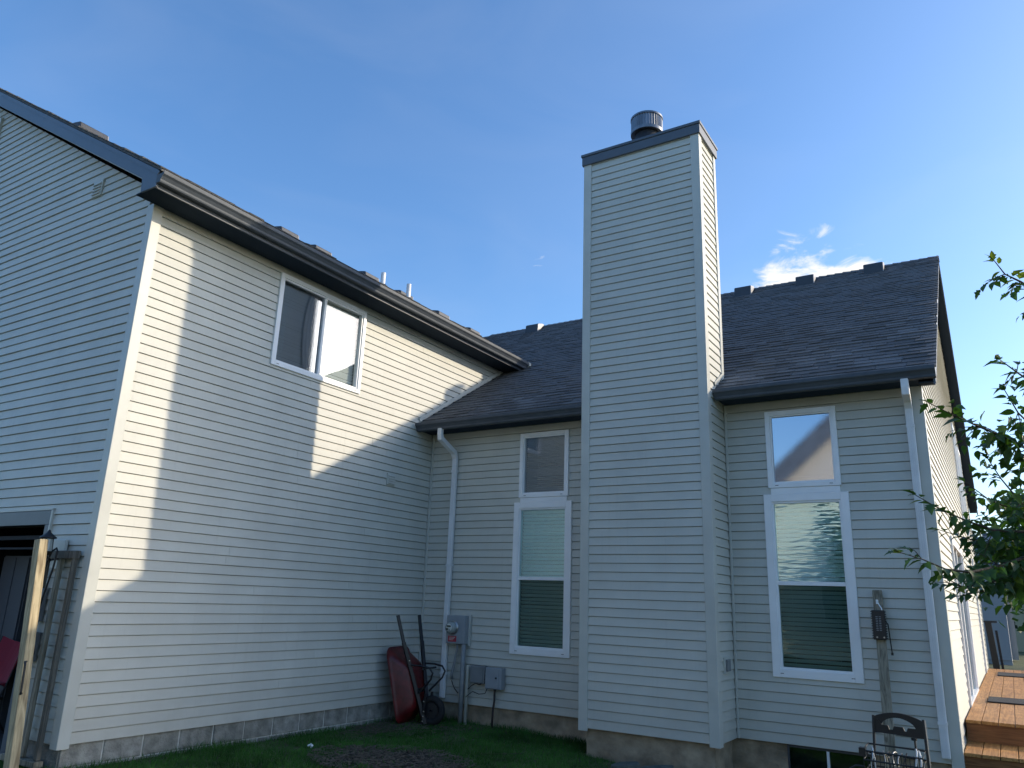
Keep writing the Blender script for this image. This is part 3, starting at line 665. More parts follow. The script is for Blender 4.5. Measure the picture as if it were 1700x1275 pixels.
mb = MB(); mb.add([(.385, 1.95, 5.29), (.505, 1.95, 5.36), (.505, 1.95, 5.42), (.385, 1.95, 5.42), (.40, 2.02, 5.31), (.50, 2.02, 5.37), (.50, 2.02, 5.42), (.40, 2.02, 5.42)], [(0, 1, 2, 3), (4, 5, 6, 7), (0, 1, 5, 4), (1, 2, 6, 5), (2, 3, 7, 6), (3, 0, 4, 7)]); mb.obj('gutter_end', TRIM, wg)
for y in (-4.15,): roofvent(-3.5, y, zw(-3.5) + .02, wr, 'y', .42, .58)
for y in (-.40, .46, 1.86, 3.0, 4.38, 5.68): roofvent(-3.5, y, zw(-3.5) + .065, wr, 'y', .42, .58)
for (x, y, h_) in ((-1.5, .20, .27), (-1.5, .90, .32)):
    mb = MB(); mb.tube([(x, y, zw(x) - .05), (x, y, zw(x) + h_)], .042, 16); mb.obj('vent_pipe', WHITE2, wr)
    mb = MB(); mb.tube([(x, y, zw(x) - .02), (x, y, zw(x) + .05), (x, y, zw(x) + .055)], [.12, .06, .045], 16); mb.obj('pipe_boot', METAL_D, wr)

# ------------------------------------------------------------------ windows
W = window
a = W(FX, *w1u, .055, G_SCREEN, wall_l, blinds=True, inner=.016, slit=.028)
a = W(FX, *w1l, .085, G_WAVE, wall_l, sash=1.655, gl2=G_LOW, slit=.048, closed=True)
a = W(FX, *w2u, .055, G_PEBBLE, wall_r, blinds=False, inner=.016)
a = W(FX, *w2l, .085, G_WAVE, wall_r, sash=1.655, gl2=G_LOW, slit=.048, closed=True)
for (x0, x1, z0, z1) in ((1.62, 2.35, 2.674, 2.733), (5.02, 5.77, 2.647, 2.716)):
    trimbox(FX, x0, x1, 0, .024, z0, z1, WHITE, wall_l if x0 < 3 else wall_r, 'mullion_trim', .002)
a = W(FW, *wsl, .055, G_SCREEN, wall_w, slider=True, gl2=G_SUN, inner=.022, slit=.045, curtain=True, closed=True)
for q in (uw1, uw2): W(FR, *q, .07, G_DARK, wall_x, blinds=False)
# gable vent, its right edge just in frame
mb = MB()
for z in [7.05 + .06 * i for i in range(10)]:
    v = [FG(a_, d, zz) for (a_, d, zz) in ((-4.9, .0, z + .05), (-4.3, 0, z + .05), (-4.3, .03, z), (-4.9, .03, z))]; mb.add(v, [(0, 1, 2, 3)])
lv = trimbox(FG, -4.27, -4.205, 0, .045, 7.03, 7.76, TRIM, wall_g, 'gable_vent')
mb.obj('louver', TRIM, lv)

# sliding door in the right wall
dr = MB()
y0, y1, z0, z1 = door
def bxR(mb, a0, a1, d0, d1, zz0, zz1):
    v = [FR(a_, d, z) for z in (zz0, zz1) for (a_, d) in ((a0, d0), (a1, d0), (a1, d1), (a0, d1))]; mb.add(v, [(0, 1, 2, 3), (4, 5, 6, 7), (0, 1, 5, 4), (1, 2, 6, 5), (2, 3, 7, 6), (3, 0, 4, 7)])
for a0_, a1_ in ((y0, y0 + .1), (y1 - .1, y1)): bxR(dr, a0_, a1_, -.1, .035, z0, z1)
bxR(dr, y0 + .1, y1 - .1, -.1, .034, z1 - .1, z1); bxR(dr, y0 + .1, y1 - .1, -.1, .034, z0, z0 + .05)
dr = dr.obj('sliding_door', WHITE, wall_x)
ym = (y0 + y1) / 2
for a_ in (y0 + .13, ym - .035, ym + .035, y1 - .13): mb = MB(); bxR(mb, a_ - .03, a_ + .03, -.06, .012, z0 + .05, z1 - .1); mb.obj('door_stile', WHITE, dr)
link('pane', [FR(y0 + .1, -.02, z0 + .05), FR(y1 - .1, -.02, z0 + .05), FR(y1 - .1, -.02, z1 - .1), FR(y0 + .1, -.02, z1 - .1)], [(0, 1, 2, 3)], G_DARK, dr)
mb = MB(); mb.box((XR - 1.2, y0 - .1, 0), (XR - 1.15, y1 + .1, 2.6)); mb.obj('room', ROOMW, dr)
trimbox(FR, 9.4, 9.5, 0, .04, .0, 2.5, WHITE, wall_x, 'corner_trim'); 

# ------------------------------------------------------------------ downspouts
def downspout(x, xo, zt, label):
    mb = MB(); prof = [(-.038, -.028), (.038, -.028), (.038, .028), (-.038, .028)]
    path = [((xo, -.40, 3.76), 0), ((xo, -.40, 3.66), 0), ((xo, -.385, 3.60), .5), ((x, -.10, zt + .04), .5), ((x, -.055, zt - .05), 0), ((x, -.055, .05), 0)]
    n = 4; base = []
    for (c, s_) in path:
        for q in prof: mb.v.append(Vector((c[0] + q[0], c[1] + q[1], c[2] + (q[1] * .9 if s_ else 0))))
    for i in range(len(path) - 1):
        for k in range(4): mb.f.append((i * 4 + k, i * 4 + (k + 1) % 4, (i + 1) * 4 + (k + 1) % 4, (i + 1) * 4 + k))
    mb.f += [(0, 1, 2, 3), tuple(len(mb.v) - 4 + k for k in range(4))]
    o = mb.obj('downspout', WHITE2, house); bevel(o, .008, 2)
    # ribs and straps
    mb = MB()
    for xx in (-.019, 0, .019): mb.box((x + xx - .003, -.088, .06), (x + xx + .003, -.083, zt - .1))
    mb.obj('rib', WHITE2, o)
    for z in (zt - .25, 1.8, .35): mb = MB(); mb.box((x - .042, -.09, z), (x + .042, -.004, z + .03)); mb.obj('strap', WHITE2, o)
    return o
downspout(.49, .45, 3.40, ''); downspout(6.53, 6.545, 3.55, '')

# ------------------------------------------------------------------ foundation
fnd = MB(); fnd.box((-.0 - .12, L0 + .16, -.75), (-.022, 0, 0)); fnd = fnd.obj('foundation', MORTAR, house)
blk = None
y = L0 + .04
kk = 0
while y < -.05:
    for rw in (0, 1):
        off = .2 if rw else 0
        y0_ = y + off; y1_ = min(y0_ + .388, -.02)
        if y1_ - y0_ < .05: continue
        zt = -.002 - rw * .2
        mb = MB(); mb.box((-.1, y0_, zt - .188), (-.010 + random.uniform(-.006, .004), y1_ - .004, zt)); o = mb.obj('block', CONC, fnd); bevel(o, .008, 2)
    y += .4; kk += 1
# west/gable side strip
mb = MB(); mb.box((gdoor[1] + .02, L0 + .03, -.75), (-.03, L0 + .16, -.0)); mb.box((-10, L0 + .03, -.75), (gdoor[0] - .02, L0 + .16, 0)); mb.obj('foundation', CONC, house)
def parged(x0, x1, y, z0, z1, parent, seed=0, thick=.3):
    nx_ = max(2, int((x1 - x0) / .035)); nz__ = max(2, int((z1 - z0) / .035)); vs = []; fs = []
    from mathutils import noise
    for j in range(nz__ + 1):
        for i in range(nx_ + 1):
            x = x0 + (x1 - x0) * i / nx_; z = z0 + (z1 - z0) * j / nz__
            d = .022 * noise.noise(Vector((x * 3, z * 6, seed))) + .012 * noise.noise(Vector((x * 9, z * 12, seed + 4)))
            vs.append((x, y - d - .012, z))
    for j in range(nz__):
        for i in range(nx_): q = j * (nx_ + 1) + i; fs.append((q, q + 1, q + nx_ + 2, q + nx_ + 1))
    o = link('foundation', vs, fs, PARGE, parent, smooth=True); return o
parged(-.02, CX0 + .1, .045, -.8, -.001, house, 1)
mb = MB(); mb.box((CX0 + .05, -CD + .07, -.8), (CX1 - .06, .04, -.002)); mb.obj('foundation', PARGE, house)
parged(CX0 + .05, CX1 - .06, -CD + .06, -.8, -.003, house, 3)
parged(CX1 - .1, 5.03, .045, -.8, -.001, house, 2); parged(5.86, XR, .045, -.8, -.001, house, 5)
mb = MB(); mb.box((CX1 - .05, .05, -.8), (5.03, .14, 0)); mb.box((5.86, .05, -.8), (XR - .02, .14, 0)); mb.box((0, .06, -.8), (3, .14, 0)); mb.box((XR - .14, .14, -.8), (XR - .02, YB, 0)); mb.obj('foundation', PARGE, house)
# basement window under the right wall
bw = MB(); bw.box((5.03, .02, -.03), (5.86, .10, -.001)); bw.box((5.03, .02, -.42), (5.05, .10, -.03)); bw.box((5.84, .02, -.42), (5.86, .10, -.03)); bw.box((5.05, .02, -.42), (5.84, .1, -.39))
bw = bw.obj('basement_window', METAL_D, house)
mb = MB(); mb.box((5.425, .015, -.39), (5.45, .06, -.03)); mb.obj('mullion', WHITE2, bw)
link('pane', [(5.05, .04, -.39), (5.84, .04, -.39), (5.84, .04, -.03), (5.05, .04, -.03)], [(0, 1, 2, 3)], G_LOW, bw)
mb = MB(); mb.box((5.0, .12, -.5), (5.9, .14, .0)); mb.obj('room', DARKIN, bw)

# ------------------------------------------------------------------ gable doorway with dark garage room
dt = MB(); d0 = -.0
dt.box((gdoor[0] - .11, L0 - .03, gdoor[3]), (gdoor[1] + .11, L0 + .09, gdoor[3] + .145)); dt.box((gdoor[1], L0 - .029, -.2), (gdoor[1] + .085, L0 + .09, gdoor[3])); dt.box((gdoor[0] - .085, L0 - .029, -.2), (gdoor[0], L0 + .09, gdoor[3]))
dt = dt.obj('door_frame', SLATE, wall_g); bevel(dt, .004, 1)
mb = MB(); mb.box((gdoor[1] + .086, L0 - .035, 1.78), (gdoor[1] + .112, L0 + .0, gdoor[3] + .15)); mb.box((gdoor[0] - .13, L0 - .035, gdoor[3] + .146), (gdoor[1] + .112, L0, gdoor[3] + .165)); mb.obj('channel_trim', TRIM, dt)
rm = MB(); X0, X1, Y1_ = -4.2, -.3, -1.4
for q in ([(X0, Y1_, -.2), (X1, Y1_, -.2), (X1, Y1_, 2.4), (X0, Y1_, 2.4)], [(X0, L0 + .1, -.2), (X0, Y1_, -.2), (X0, Y1_, 2.4), (X0, L0 + .1, 2.4)], [(X1, L0 + .1, -.2), (X1, Y1_, -.2), (X1, Y1_, 2.4), (X1, L0 + .1, 2.4)],
          [(X0, L0 + .1, 2.4), (X1, L0 + .1, 2.4), (X1, Y1_, 2.4), (X0, Y1_, 2.4)], [(X0, L0 + .02, -.19), (X1, L0 + .02, -.19), (X1, Y1_, -.19), (X0, Y1_, -.19)]): rm.add(q, [(0, 1, 2, 3)])
rm.obj('garage_room', DARKIN, house)
mb = MB(); mb.box((gdoor[0], L0 + .1, 1.80), (gdoor[1], L0 + .14, 1.84)); mb.box((gdoor[0], L0 + .1, 1.70), (gdoor[1], L0 + .13, 1.72)); mb.obj('door_track', DARKIN, dt)
# things inside the garage
t = thing('metal_cabinet', 'tall pale grey cabinet in the dark doorway at the left edge', 'cabinet', (-1.75, -3.6, -.19))
def part(mb, name, m, par):
    off = par.location
    mb.v = [v - off for v in mb.v]; return mb.obj(name, m, par)
mb = MB(); mb.box((-2.72, -4.45, -.19), (-2.12, -4.0, 1.66)); part(mb, 'body', CABM, t)
mb = MB(); mb.box((-2.70, -4.47, -.1), (-2.43, -4.451, 1.64)); mb.box((-2.41, -4.47, -.1), (-2.14, -4.451, 1.64)); part(mb, 'door', CABM, t)
t = thing('work_shelf', 'dark shelf unit with pale board edge inside the doorway', 'shelf', (-2.4, -4.2, -.19))
mb = MB()
for z in (.15, .55): mb.box((-3.9, -4.75, z), (-2.05, -4.5, z + .03))
part(mb, 'shelf', DARKIN, t)
mb = MB()
for x in (-3.88, -2.1): mb.box((x, -4.65, -.19), (x + .04, -4.61, .56))
part(mb, 'post', DARKIN, t)
mb = MB(); mb.box((-3.0, -4.74, .582), (-2.2, -4.6, .62)); part(mb, 'board', POSTW, t)
# red folding chair back
CHX = -.82
t = thing('folding_chair', 'red fabric folding chair in the dark doorway behind the light post', 'chair', (-1.0, -4.7, -.19))
mb = MB(); vv = []; ff = []
for j in range(7):
    for i in range(7):
        a_ = i / 6; b_ = j / 6; sag = .05 * math.sin(math.pi * a_)
        vv.append(Vector((CHX - 1.28 + .5 * a_ + .03 * b_, -4.72 + sag + .12 * b_, .33 + .47 * b_ - .05 * math.sin(math.pi * a_) * b_)))
for j in range(6):
    for i in range(6): q = j * 7 + i; ff.append((q, q + 1, q + 8, q + 7))
mb.add(vv, ff); o = part(mb, 'backrest', REDCL, t); sm = o.modifiers.new('s', 'SOLIDIFY'); sm.thickness = .012
mb = MB(); mb.add([(CHX - 1.28, -4.72, .36), (CHX - .78, -4.72, .36), (CHX - .78, -4.93, .34), (CHX - 1.28, -4.93, .34)], [(0, 1, 2, 3)]); o = part(mb, 'seat', REDCL, t); sm = o.modifiers.new('s', 'SOLIDIFY'); sm.thickness = .012
for x in (CHX - 1.28, CHX - .78):
    mb = MB(); mb.tube([(x, -4.60, .80), (x, -4.72, .33), (x, -4.94, -.18)], .011, 8); part(mb, 'leg', BLACK, t)
    mb = MB(); mb.tube([(x, -4.93, .34), (x, -4.6, -.18)], .011, 8); part(mb, 'leg', BLACK, t)

flush_boards()

# ------------------------------------------------------------------ wall vents and outlet (fixed to the house)
def wallvent(F, a0, a1, z0, z1, parent, name='dryer_vent'):
    o = trimbox(F, a0, a1, .0, .035, z0, z1, TRIM, parent, name, .006)
    mb = MB()
    for k in range(4):
        zz = z0 + .022 + k * (z1 - z0 - .04) / 4
        mb.extrude([(.034, zz), (.05, zz), (.036, zz + .03), (.034, zz + .03)], lambda q, a_: F(a_, q[0], q[1]), a0 + .018, a1 - .018)
    mb.obj('louver', TRIM, parent, kind='stuff')
    return o
wallvent(FW, -1.0, -.83, 2.86, 3.03, wall_w); wallvent(FG, -1.28, -1.09, 5.68, 5.88, wall_g)
o = trimbox(FCR, -.42, -.20, .0, .032, .68, .85, TRIM, ch, 'outlet_plate', .004)
mb = MB(); v = [FCR(a_, d, z) for z in (.705, .825) for (a_, d) in ((-.39, .033), (-.27, .033), (-.27, .052), (-.39, .052))]; mb.add(v, [(0, 1, 2, 3), (4, 5, 6, 7), (0, 1, 5, 4), (1, 2, 6, 5), (2, 3, 7, 6), (3, 0, 4, 7)])
mb.obj('outlet_cover', GREYBOX2, ch)

# ------------------------------------------------------------------ electric meter and boxes
t = thing('electric_meter', 'grey electric meter box with round glass meter beside the left downspout', 'electric meter', (.70, -.02, .75))
mb = MB(); mb.box((.56, -.14, .765), (.87, -.02, 1.135)); o = part(mb, 'enclosure', GREYBOX, t); bevel(o, .008, 2)
mb = MB(); mb.box((.87, -.05, .745), (.90, -.02, 1.155)); part(mb, 'mounting_board', TRIM, t)
def disc(c, prof, n, name, m, par, axis='y'):
    vs = []; fs = []
    for r, d in prof:
        for k in range(n):
            th = 2 * math.pi * k / n; vs.append((c[0] + r * math.cos(th), c[1] - d, c[2] + r * math.sin(th)))
    for i in range(len(prof) - 1):
        for k in range(n): fs.append((i * n + k, i * n + (k + 1) % n, (i + 1) * n + (k + 1) % n, (i + 1) * n + k))
    mb = MB(); mb.add(vs, fs); o = part(mb, name, m, par)
    for p_ in o.data.polygons: p_.use_smooth = True
    return o
mc = (.675, -.14, .975)
disc(mc, [(.092, -.001), (.092, .018), (.085, .02), (.082, .028)], 32, 'meter_ring', STEEL, t)
disc(mc, [(.08, .02), (.078, .075), (.065, .095), (.03, .1), (0, .101)], 32, 'meter_dome', MGLASS, t)
disc(mc, [(.05, .1), (.048, .1025), (0, .103)], 24, 'meter_face', MFACE, t)
mb = MB(); mb.box((.64, -.246, .985), (.71, -.2435, 1.005)); part(mb, 'display', BLACK, t)
mb = MB(); mb.box((.63, -.246, .945), (.665, -.2435, .965)); mb.box((.68, -.246, .94), (.70, -.2435, .95)); part(mb, 'dial_print', BLACK, t)
mb = MB(); mb.box((.60, -.143, .79), (.74, -.1405, .865)); part(mb, 'warning_sticker', REDST, t)
mb = MB()
for z in (.845, .828, .811): mb.box((.62, -.1445, z), (.72 - (.845 - z), -.1432, z + .006))
part(mb, 'sticker_print', MFACE, t)
def pipe(name, pts, r, m, label, cat='pipe', n=12, smooth=True):
    loc = Vector(pts[-1]); mb = MB(); mb.tube([Vector(p_) - loc for p_ in pts], r, n); o = mb.obj(name, m, None, smooth); o.location = loc; return tag(o, label, cat)
pipe('conduit', [(.84, -.10, .765), (.84, -.10, .3), (.84, -.10, -.3)], .032, PVC, 'thick grey conduit running from the electric meter down into the grass')
pipe('conduit', [(.915, -.09, .50), (.915, -.09, .49), (.915, -.09, -.3)], [.028] + [.024] * 2, TRIM, 'thin pale conduit just right of the thick grey one', 'pipe')
pipe('flexible_conduit', [(.73, -.09, .765), (.725, -.09, .68), (.70, -.09, .55), (.66, -.09, .38), (.66, -.09, .30)], .018, PVC, 'flexible grey conduit hanging below the meter left of the thick conduit')
pipe('cable', [(.66, -.09, .29), (.69, -.10, .24), (.74, -.12, .19), (.80, -.12, .14)], .007, CABLE, 'short dark cable from the flexible conduit to the thick conduit', 'cable', 6)
t = thing('junction_box', 'dull grey junction box between the pale conduit and the other box', 'junction box', (1.06, -.02, .3))
mb = MB(); mb.box((.965, -.10, .285), (1.20, -.02, .505)); o = part(mb, 'enclosure', GREYBOX2, t); bevel(o, .006, 2)
mb = MB(); mb.box((.975, -.108, .295), (1.175, -.101, .495)); o = part(mb, 'cover', GREYBOX2, t); bevel(o, .002, 1)
t = thing('junction_box', 'lighter blue grey utility box with black lock and cable below', 'junction box', (1.35, -.02, .3))
mb = MB(); mb.box((1.225, -.12, .235), (1.48, -.02, .50)); o = part(mb, 'enclosure', GREYBOX, t); bevel(o, .006, 2)
mb = MB(); mb.box((1.232, -.128, .245), (1.44, -.121, .49)); o = part(mb, 'cover', GREYBOX, t); bevel(o, .003, 1)
mb = MB(); mb.tube([(1.40, -.125, .375), (1.40, -.136, .375)], .012, 10); part(mb, 'lock', BLACK, t)
mb = MB(); mb.tube([(1.35, -.07, .235), (1.35, -.07, .21)], .018, 10); part(mb, 'cable_gland', BLACK, t)
pipe('cable', [(1.35, -.07, .22), (1.355, -.075, .1), (1.34, -.08, -.05), (1.345, -.10, -.29)], .014, CABLE, 'dark cable dropping from the lighter utility box into the grass', 'cable', 8)
pipe('cable', [(1.24, -.08, .235), (1.22, -.1, .17), (1.12, -.1, .155), (1.02, -.1, .18), (.95, -.1, .13), (.92, -.115, .10)], .005, CABLE, 'thin looping wire from the lighter utility box to the pale conduit', 'cable', 6)
pipe('cable', [(1.19, -.08, .42), (1.21, -.09, .36), (1.18, -.09, .30), (1.12, -.1, .27), (1.06, -.09, .285), (1.0, -.1, .25), (.94, -.1, .20)], .006, CABLE, 'black wire under the dull grey junction box', 'cable', 6)

# ------------------------------------------------------------------ wheelbarrow stood on its nose in the corner
wbx = thing('wheelbarrow', 'red wheelbarrow stood on end against the corner, handles up', 'wheelbarrow', (.40, -.50, -.24))
ang = math.radians(12)   # turn about z
C0 = Vector((.50, -.52, -.24)); cA, sA = math.cos(ang), math.sin(ang)
def WBp(l, s, u):
    """l: height along the barrow, s: sideways, u: out from underside"""
    tilt = -.22; uu = u + tilt * l * 1.0
    X = uu; Y = s
    return C0 + Vector((X * cA - Y * sA, X * sA + Y * cA, l))
vs = []; fs = []
rings = [(0, .0), (.5, .06), (1, .33)]      # fraction toward rim , depth
def rect(l0, l1, w0, w1, u, n=6, rc=.07):
    pts = []
    corners = [(l0, -w0), (l0, w0), (l1, w1), (l1, -w1)]
    cs = [((l0 + rc), (-w0 + rc), 180), ((l0 + rc), (w0 - rc), 90), ((l1 - rc), (w1 - rc), 0), ((l1 - rc), (-w1 + rc), 270)]
    for (cl, cs_, a0_) in cs:
        for k in range(n):
            th = math.radians(a0_ + (90 if True else 0) - 90 * k / (n - 1) )
            pts.append((cl + rc * math.cos(th), cs_ + rc * math.sin(th)))
    return [(l, s, u) for l, s in pts]
R_ = [rect(.28, .70, .16, .20, .05), rect(.20, .76, .20, .24, .01), rect(.06, .88, .25, .29, -.15, rc=.10), rect(.03, .93, .27, .32, -.20, rc=.12), rect(.01, .95, .285, .335, -.195, rc=.12)]
nn = len(R_[0])
for rg in R_:
    for q in rg: vs.append(WBp(*q) - wbx.location)
for i in range(len(R_) - 1):
    for k in range(nn): fs.append((i * nn + k, i * nn + (k + 1) % nn, (i + 1) * nn + (k + 1) % nn, (i + 1) * nn + k))
fs.append(tuple(range(nn)))
tray = link('tray', vs, fs, REDP, wbx, smooth=True); sm = tray.modifiers.new('s', 'SOLIDIFY'); sm.thickness = .004
mbx = MB()
for s in (-1, 1):
    mb = MB(); mb.beam(WBp(.02, s * .06, .10), WBp(1.02, s * .27, .045), .045, .04, upv=(1, -.5, 0)); part(mb, 'handle_rail', BLACK, wbx)
    mb = MB(); mb.beam(WBp(1.0, s * .265, .045), WBp(1.36, s * .315, .03), .036, .036, upv=(1, -.5, 0)); part(mb, 'grip', BLACK, wbx)
    mb = MB(); mb.tube([WBp(.74, s * .21, .08), WBp(.74, s * .21, .22), WBp(.72, s * .20, .34), WBp(.66, s * .19, .375), WBp(.58, s * .18, .33), WBp(.40, s * .15, .12)], .013, 8); part(mb, 'leg', BLACK, wbx)
mb = MB(); mb.tube([WBp(.70, -.2, .24), WBp(.70, .2, .24)], .011, 8); part(mb, 'brace', BLACK, wbx)
mb = MB(); mb.beam(WBp(.42, -.15, .06), WBp(.42, .15, .06), .05, .02, upv=(1, -.5, 0)); part(mb, 'crossbar', BLACK, wbx)
# wheel
wc = WBp(.185, 0, .20); axd = (WBp(0, 1, 0) - WBp(0, 0, 0)).normalized(); Rr = .185; vs = []; fs = []; nA, nB = 32, 10
e1 = Vector((0, 0, 1)); e2 = axd.cross(e1).normalized()
for i in range(nA):
    th = 2 * math.pi * i / nA; rad = e1 * math.cos(th) + e2 * math.sin(th)
    for j in range(nB):
        ph = 2 * math.pi * j / nB; vs.append(wc + rad * (Rr - .045 + .045 * math.cos(ph)) + axd * (.048 * math.sin(ph)) - wbx.location)
for i in range(nA):
    for j in range(nB): fs.append((i * nB + j, ((i + 1) % nA) * nB + j, ((i + 1) % nA) * nB + (j + 1) % nB, i * nB + (j + 1) % nB))
whl = link('tyre', vs, fs, RUBBER, wbx, True)
mb = MB()
mb.tube([wc - axd * .03, wc + axd * .03], .10, 24); mb.tube([wc - axd * .10, wc + axd * .10], .014, 8); part(mb, 'rim', BLACK, wbx)
for s in (-1, 1):
    mb = MB(); mb.beam(WBp(.03, s * .085, .07), WBp(.40, s * .10, .19), .03, .014, upv=(1, -.5, 0)); part(mb, 'axle_bracket', BLACK, wbx)
for q in ((.06, -.1, .085), (.12, -.105, .11), (.18, -.11, .13), (.30, -.112, .15), (.80, -.26, .09)):
    mb = MB(); mb.tube([WBp(*q), WBp(q[0], q[1] - .012, q[2] + .012)], .008, 8); part(mb, 'bolt', STEEL, wbx)

# ------------------------------------------------------------------ gate frame, post and lantern at the left corner
t = thing('wooden_gate', 'weathered wooden gate frame leaning on the siding behind the light post', 'gate', (-.4, -5.12, -.17))
for x, m_, dz in ((-.175, WEATH2, 0), (-.42, WEATH, 0), (-.66, WEATH2, 0)):
    mb = MB(); mb.beam((x, -5.045, -.13), (x + (.0 if x < -.3 else -.005), -5.032, 1.60), .05, .04, upv=(0, 1, 0), roll=.0); o = part(mb, 'rail', m_, t); bevel(o, .004, 1)
mb = MB(); mb.beam((-.74, -5.035, 1.635), (-.135, -5.035, 1.635), .05, .075, upv=(0, 0, 1)); o = part(mb, 'top_rail', WEATH2, t); bevel(o, .004, 1)
mb = MB(); mb.beam((-.72, -5.05, -.16), (-.13, -5.05, -.16), .085, .05, upv=(0, 0, 1)); o = part(mb, 'bottom_rail', WEATH, t); bevel(o, .004, 1)
mb = MB(); mb.beam((-.155, -5.255, -.30), (-.335, -5.29, 1.755), .10, .08, upv=(0, 1, 0), roll=.0); o = mb.obj('gate_post', POSTW); bevel(o, .005, 2)
tag(o, 'pale wooden post with its sunlit top beside the dark doorway', 'post')
mb = MB(); mb.beam((-.235, -5.205, -.30), (-.41, -5.225, 1.70), .06, .035, upv=(0, 1, 0)); o = mb.obj('board', WEATH2); bevel(o, .004, 1)
tag(o, 'thin grey board standing directly behind the pale post', 'board')
# black pull handle
mb = MB(); mb.tube([(-.165, -5.30, .70), (-.13, -5.33, .70), (-.118, -5.33, .68), (-.100, -5.33, .46), (-.105, -5.33, .44), (-.14, -5.30, .44)], .009, 8); o = mb.obj('pull_handle', BLACK); tag(o, 'slim black pull handle on the right side of the pale post', 'handle')
# lantern
t = thing('wall_lantern', 'small black wall lantern on a pale block behind the post top', 'wall lamp', (-.56, -5.0, 1.7))
mb = MB(); mb.box((-.62, -5.03, 1.50), (-.40, -5.001, 1.78)); o = part(mb, 'mounting_block', TRIM, t); bevel(o, .008, 2)
def lat(prof, c, n, name, m, par, sm_=True):
    vs = []; fs = []
    for r, z in prof:
        for k in range(n): th = 2 * math.pi * k / n; vs.append((c[0] + r * math.cos(th), c[1] + r * math.sin(th), z))
    for i in range(len(prof) - 1):
        for k in range(n): fs.append((i * n + k, i * n + (k + 1) % n, (i + 1) * n + (k + 1) % n, (i + 1) * n + k))
    mb = MB(); mb.add(vs, fs); o = part(mb, name, m, par)
    if sm_:
        for p_ in o.data.polygons: p_.use_smooth = True
    return o
lc = (-.44, -5.18)
lat([(0, 1.86), (.012, 1.85), (.02, 1.83), (.07, 1.79), (.075, 1.78), (.06, 1.775), (0, 1.775)], lc, 12, 'cap', BLACK, t)
lat([(.045, 1.775), (.055, 1.66), (.05, 1.655), (0, 1.655)], lc, 8, 'glass', MGLASS, t, False)
lat([(.06, 1.66), (.06, 1.645), (.03, 1.62), (0, 1.61)], lc, 12, 'base', BLACK, t)
mb = MB(); mb.tube([(lc[0], -5.03, 1.60), (lc[0], -5.12, 1.58), (lc[0], -5.18, 1.62)], .01, 8); part(mb, 'arm', BLACK, t)
mb = MB()
for k in range(4): th = math.pi / 4 + k * math.pi / 2; mb.tube([(lc[0] + .055 * math.cos(th), lc[1] + .055 * math.sin(th), 1.66), (lc[0] + .048 * math.cos(th), lc[1] + .048 * math.sin(th), 1.775)], .004, 6)
part(mb, 'cage', BLACK, t)
# hanging black strap with bag
t = thing('hanging_strap', 'looped black strap with dark cloth bundle hanging from the gate frame', 'strap', (-.38, -5.13, 1.7))
mb = MB(); mb.tube([(-.50, -5.16, 1.02), (-.475, -5.16, 1.3), (-.44, -5.15, 1.55), (-.405, -5.14, 1.66), (-.37, -5.12, 1.69), (-.345, -5.12, 1.66), (-.35, -5.13, 1.5), (-.39, -5.15, 1.25), (-.43, -5.16, 1.02)], .009, 8); part(mb, 'strap', BLACK, t)
mb = MB(); mb.tube([(-.46, -5.17, 1.12), (-.47, -5.18, 1.0), (-.455, -5.18, .88), (-.42, -5.18, .80), (-.38, -5.18, .74), (-.40, -5.17, .68)], [.018, .034, .04, .05, .045, .012], 10); o = part(mb, 'cloth_bundle', BLACKM, t)
for p_ in o.data.polygons: p_.use_smooth = True
# grey electrical boxes on gable wall behind the frame
o = MB().box((-.735, -5.05, 1.02), (-.60, -5.001, 1.32)).obj('outlet_box', GREYBOX2); bevel(o, .006, 2); tag(o, 'dark grey outlet box on the gable siding, upper of two behind the gate', 'outlet box')
o = MB().box((-.735, -5.05, .66), (-.58, -5.001, .92)).obj('outlet_box', GREYBOX2); bevel(o, .006, 2); tag(o, 'dark grey outlet box on the gable siding, lower of two behind the gate', 'outlet box')

# ------------------------------------------------------------------ lumber stake with black box beside the right window
mb = MB(); mb.beam((6.075, -.32, -.42), (6.055, -.06, 1.60), .092, .038, upv=(0, 1, 0)); o = mb.obj('stake', WEATH); bevel(o, .003, 1)
tag(o, 'weathered wooden board leaning on the wall right of the tall window', 'board')
t = thing('black_box', 'black ribbed box fixed to the weathered board by the right downspout', 'power box', (6.06, -.13, 1.25))
mb = MB(); mb.box((6.00, -.20, 1.11), (6.12, -.13, 1.40)); o = part(mb, 'body', BLACK, t); bevel(o, .006, 2)
mb = MB()
for k in range(12):
    z = 1.12 + k * .0235; mb.box((5.990, -.19, z), (5.999, -.135, z + .011)); mb.box((6.121, -.19, z), (6.130, -.135, z + .011))
part(mb, 'cooling_rib', BLACK, t)
mb = MB()
for k in range(9):
    mb.box((6.035, -.2035, 1.20 + k * .0165), (6.055, -.2008, 1.205 + k * .0165)); mb.box((6.065, -.2035, 1.20 + k * .0165), (6.085, -.2008, 1.205 + k * .0165))
part(mb, 'label_print', GREYBOX, t)
mb = MB(); mb.tube([(6.035, -.2, 1.135), (6.035, -.204, 1.135)], .008, 10); mb.tube([(6.10, -.2, 1.135), (6.10, -.204, 1.135)], .008, 10); part(mb, 'screw', STEEL, t)
mb = MB(); mb.tube([(6.06, -.10, 1.47), (6.07, -.12, 1.45), (6.09, -.14, 1.42), (6.095, -.15, 1.40)], .006, 6); mb.box((6.04, -.115, 1.46), (6.062, -.098, 1.505)); part(mb, 'plug', WHITE, t)
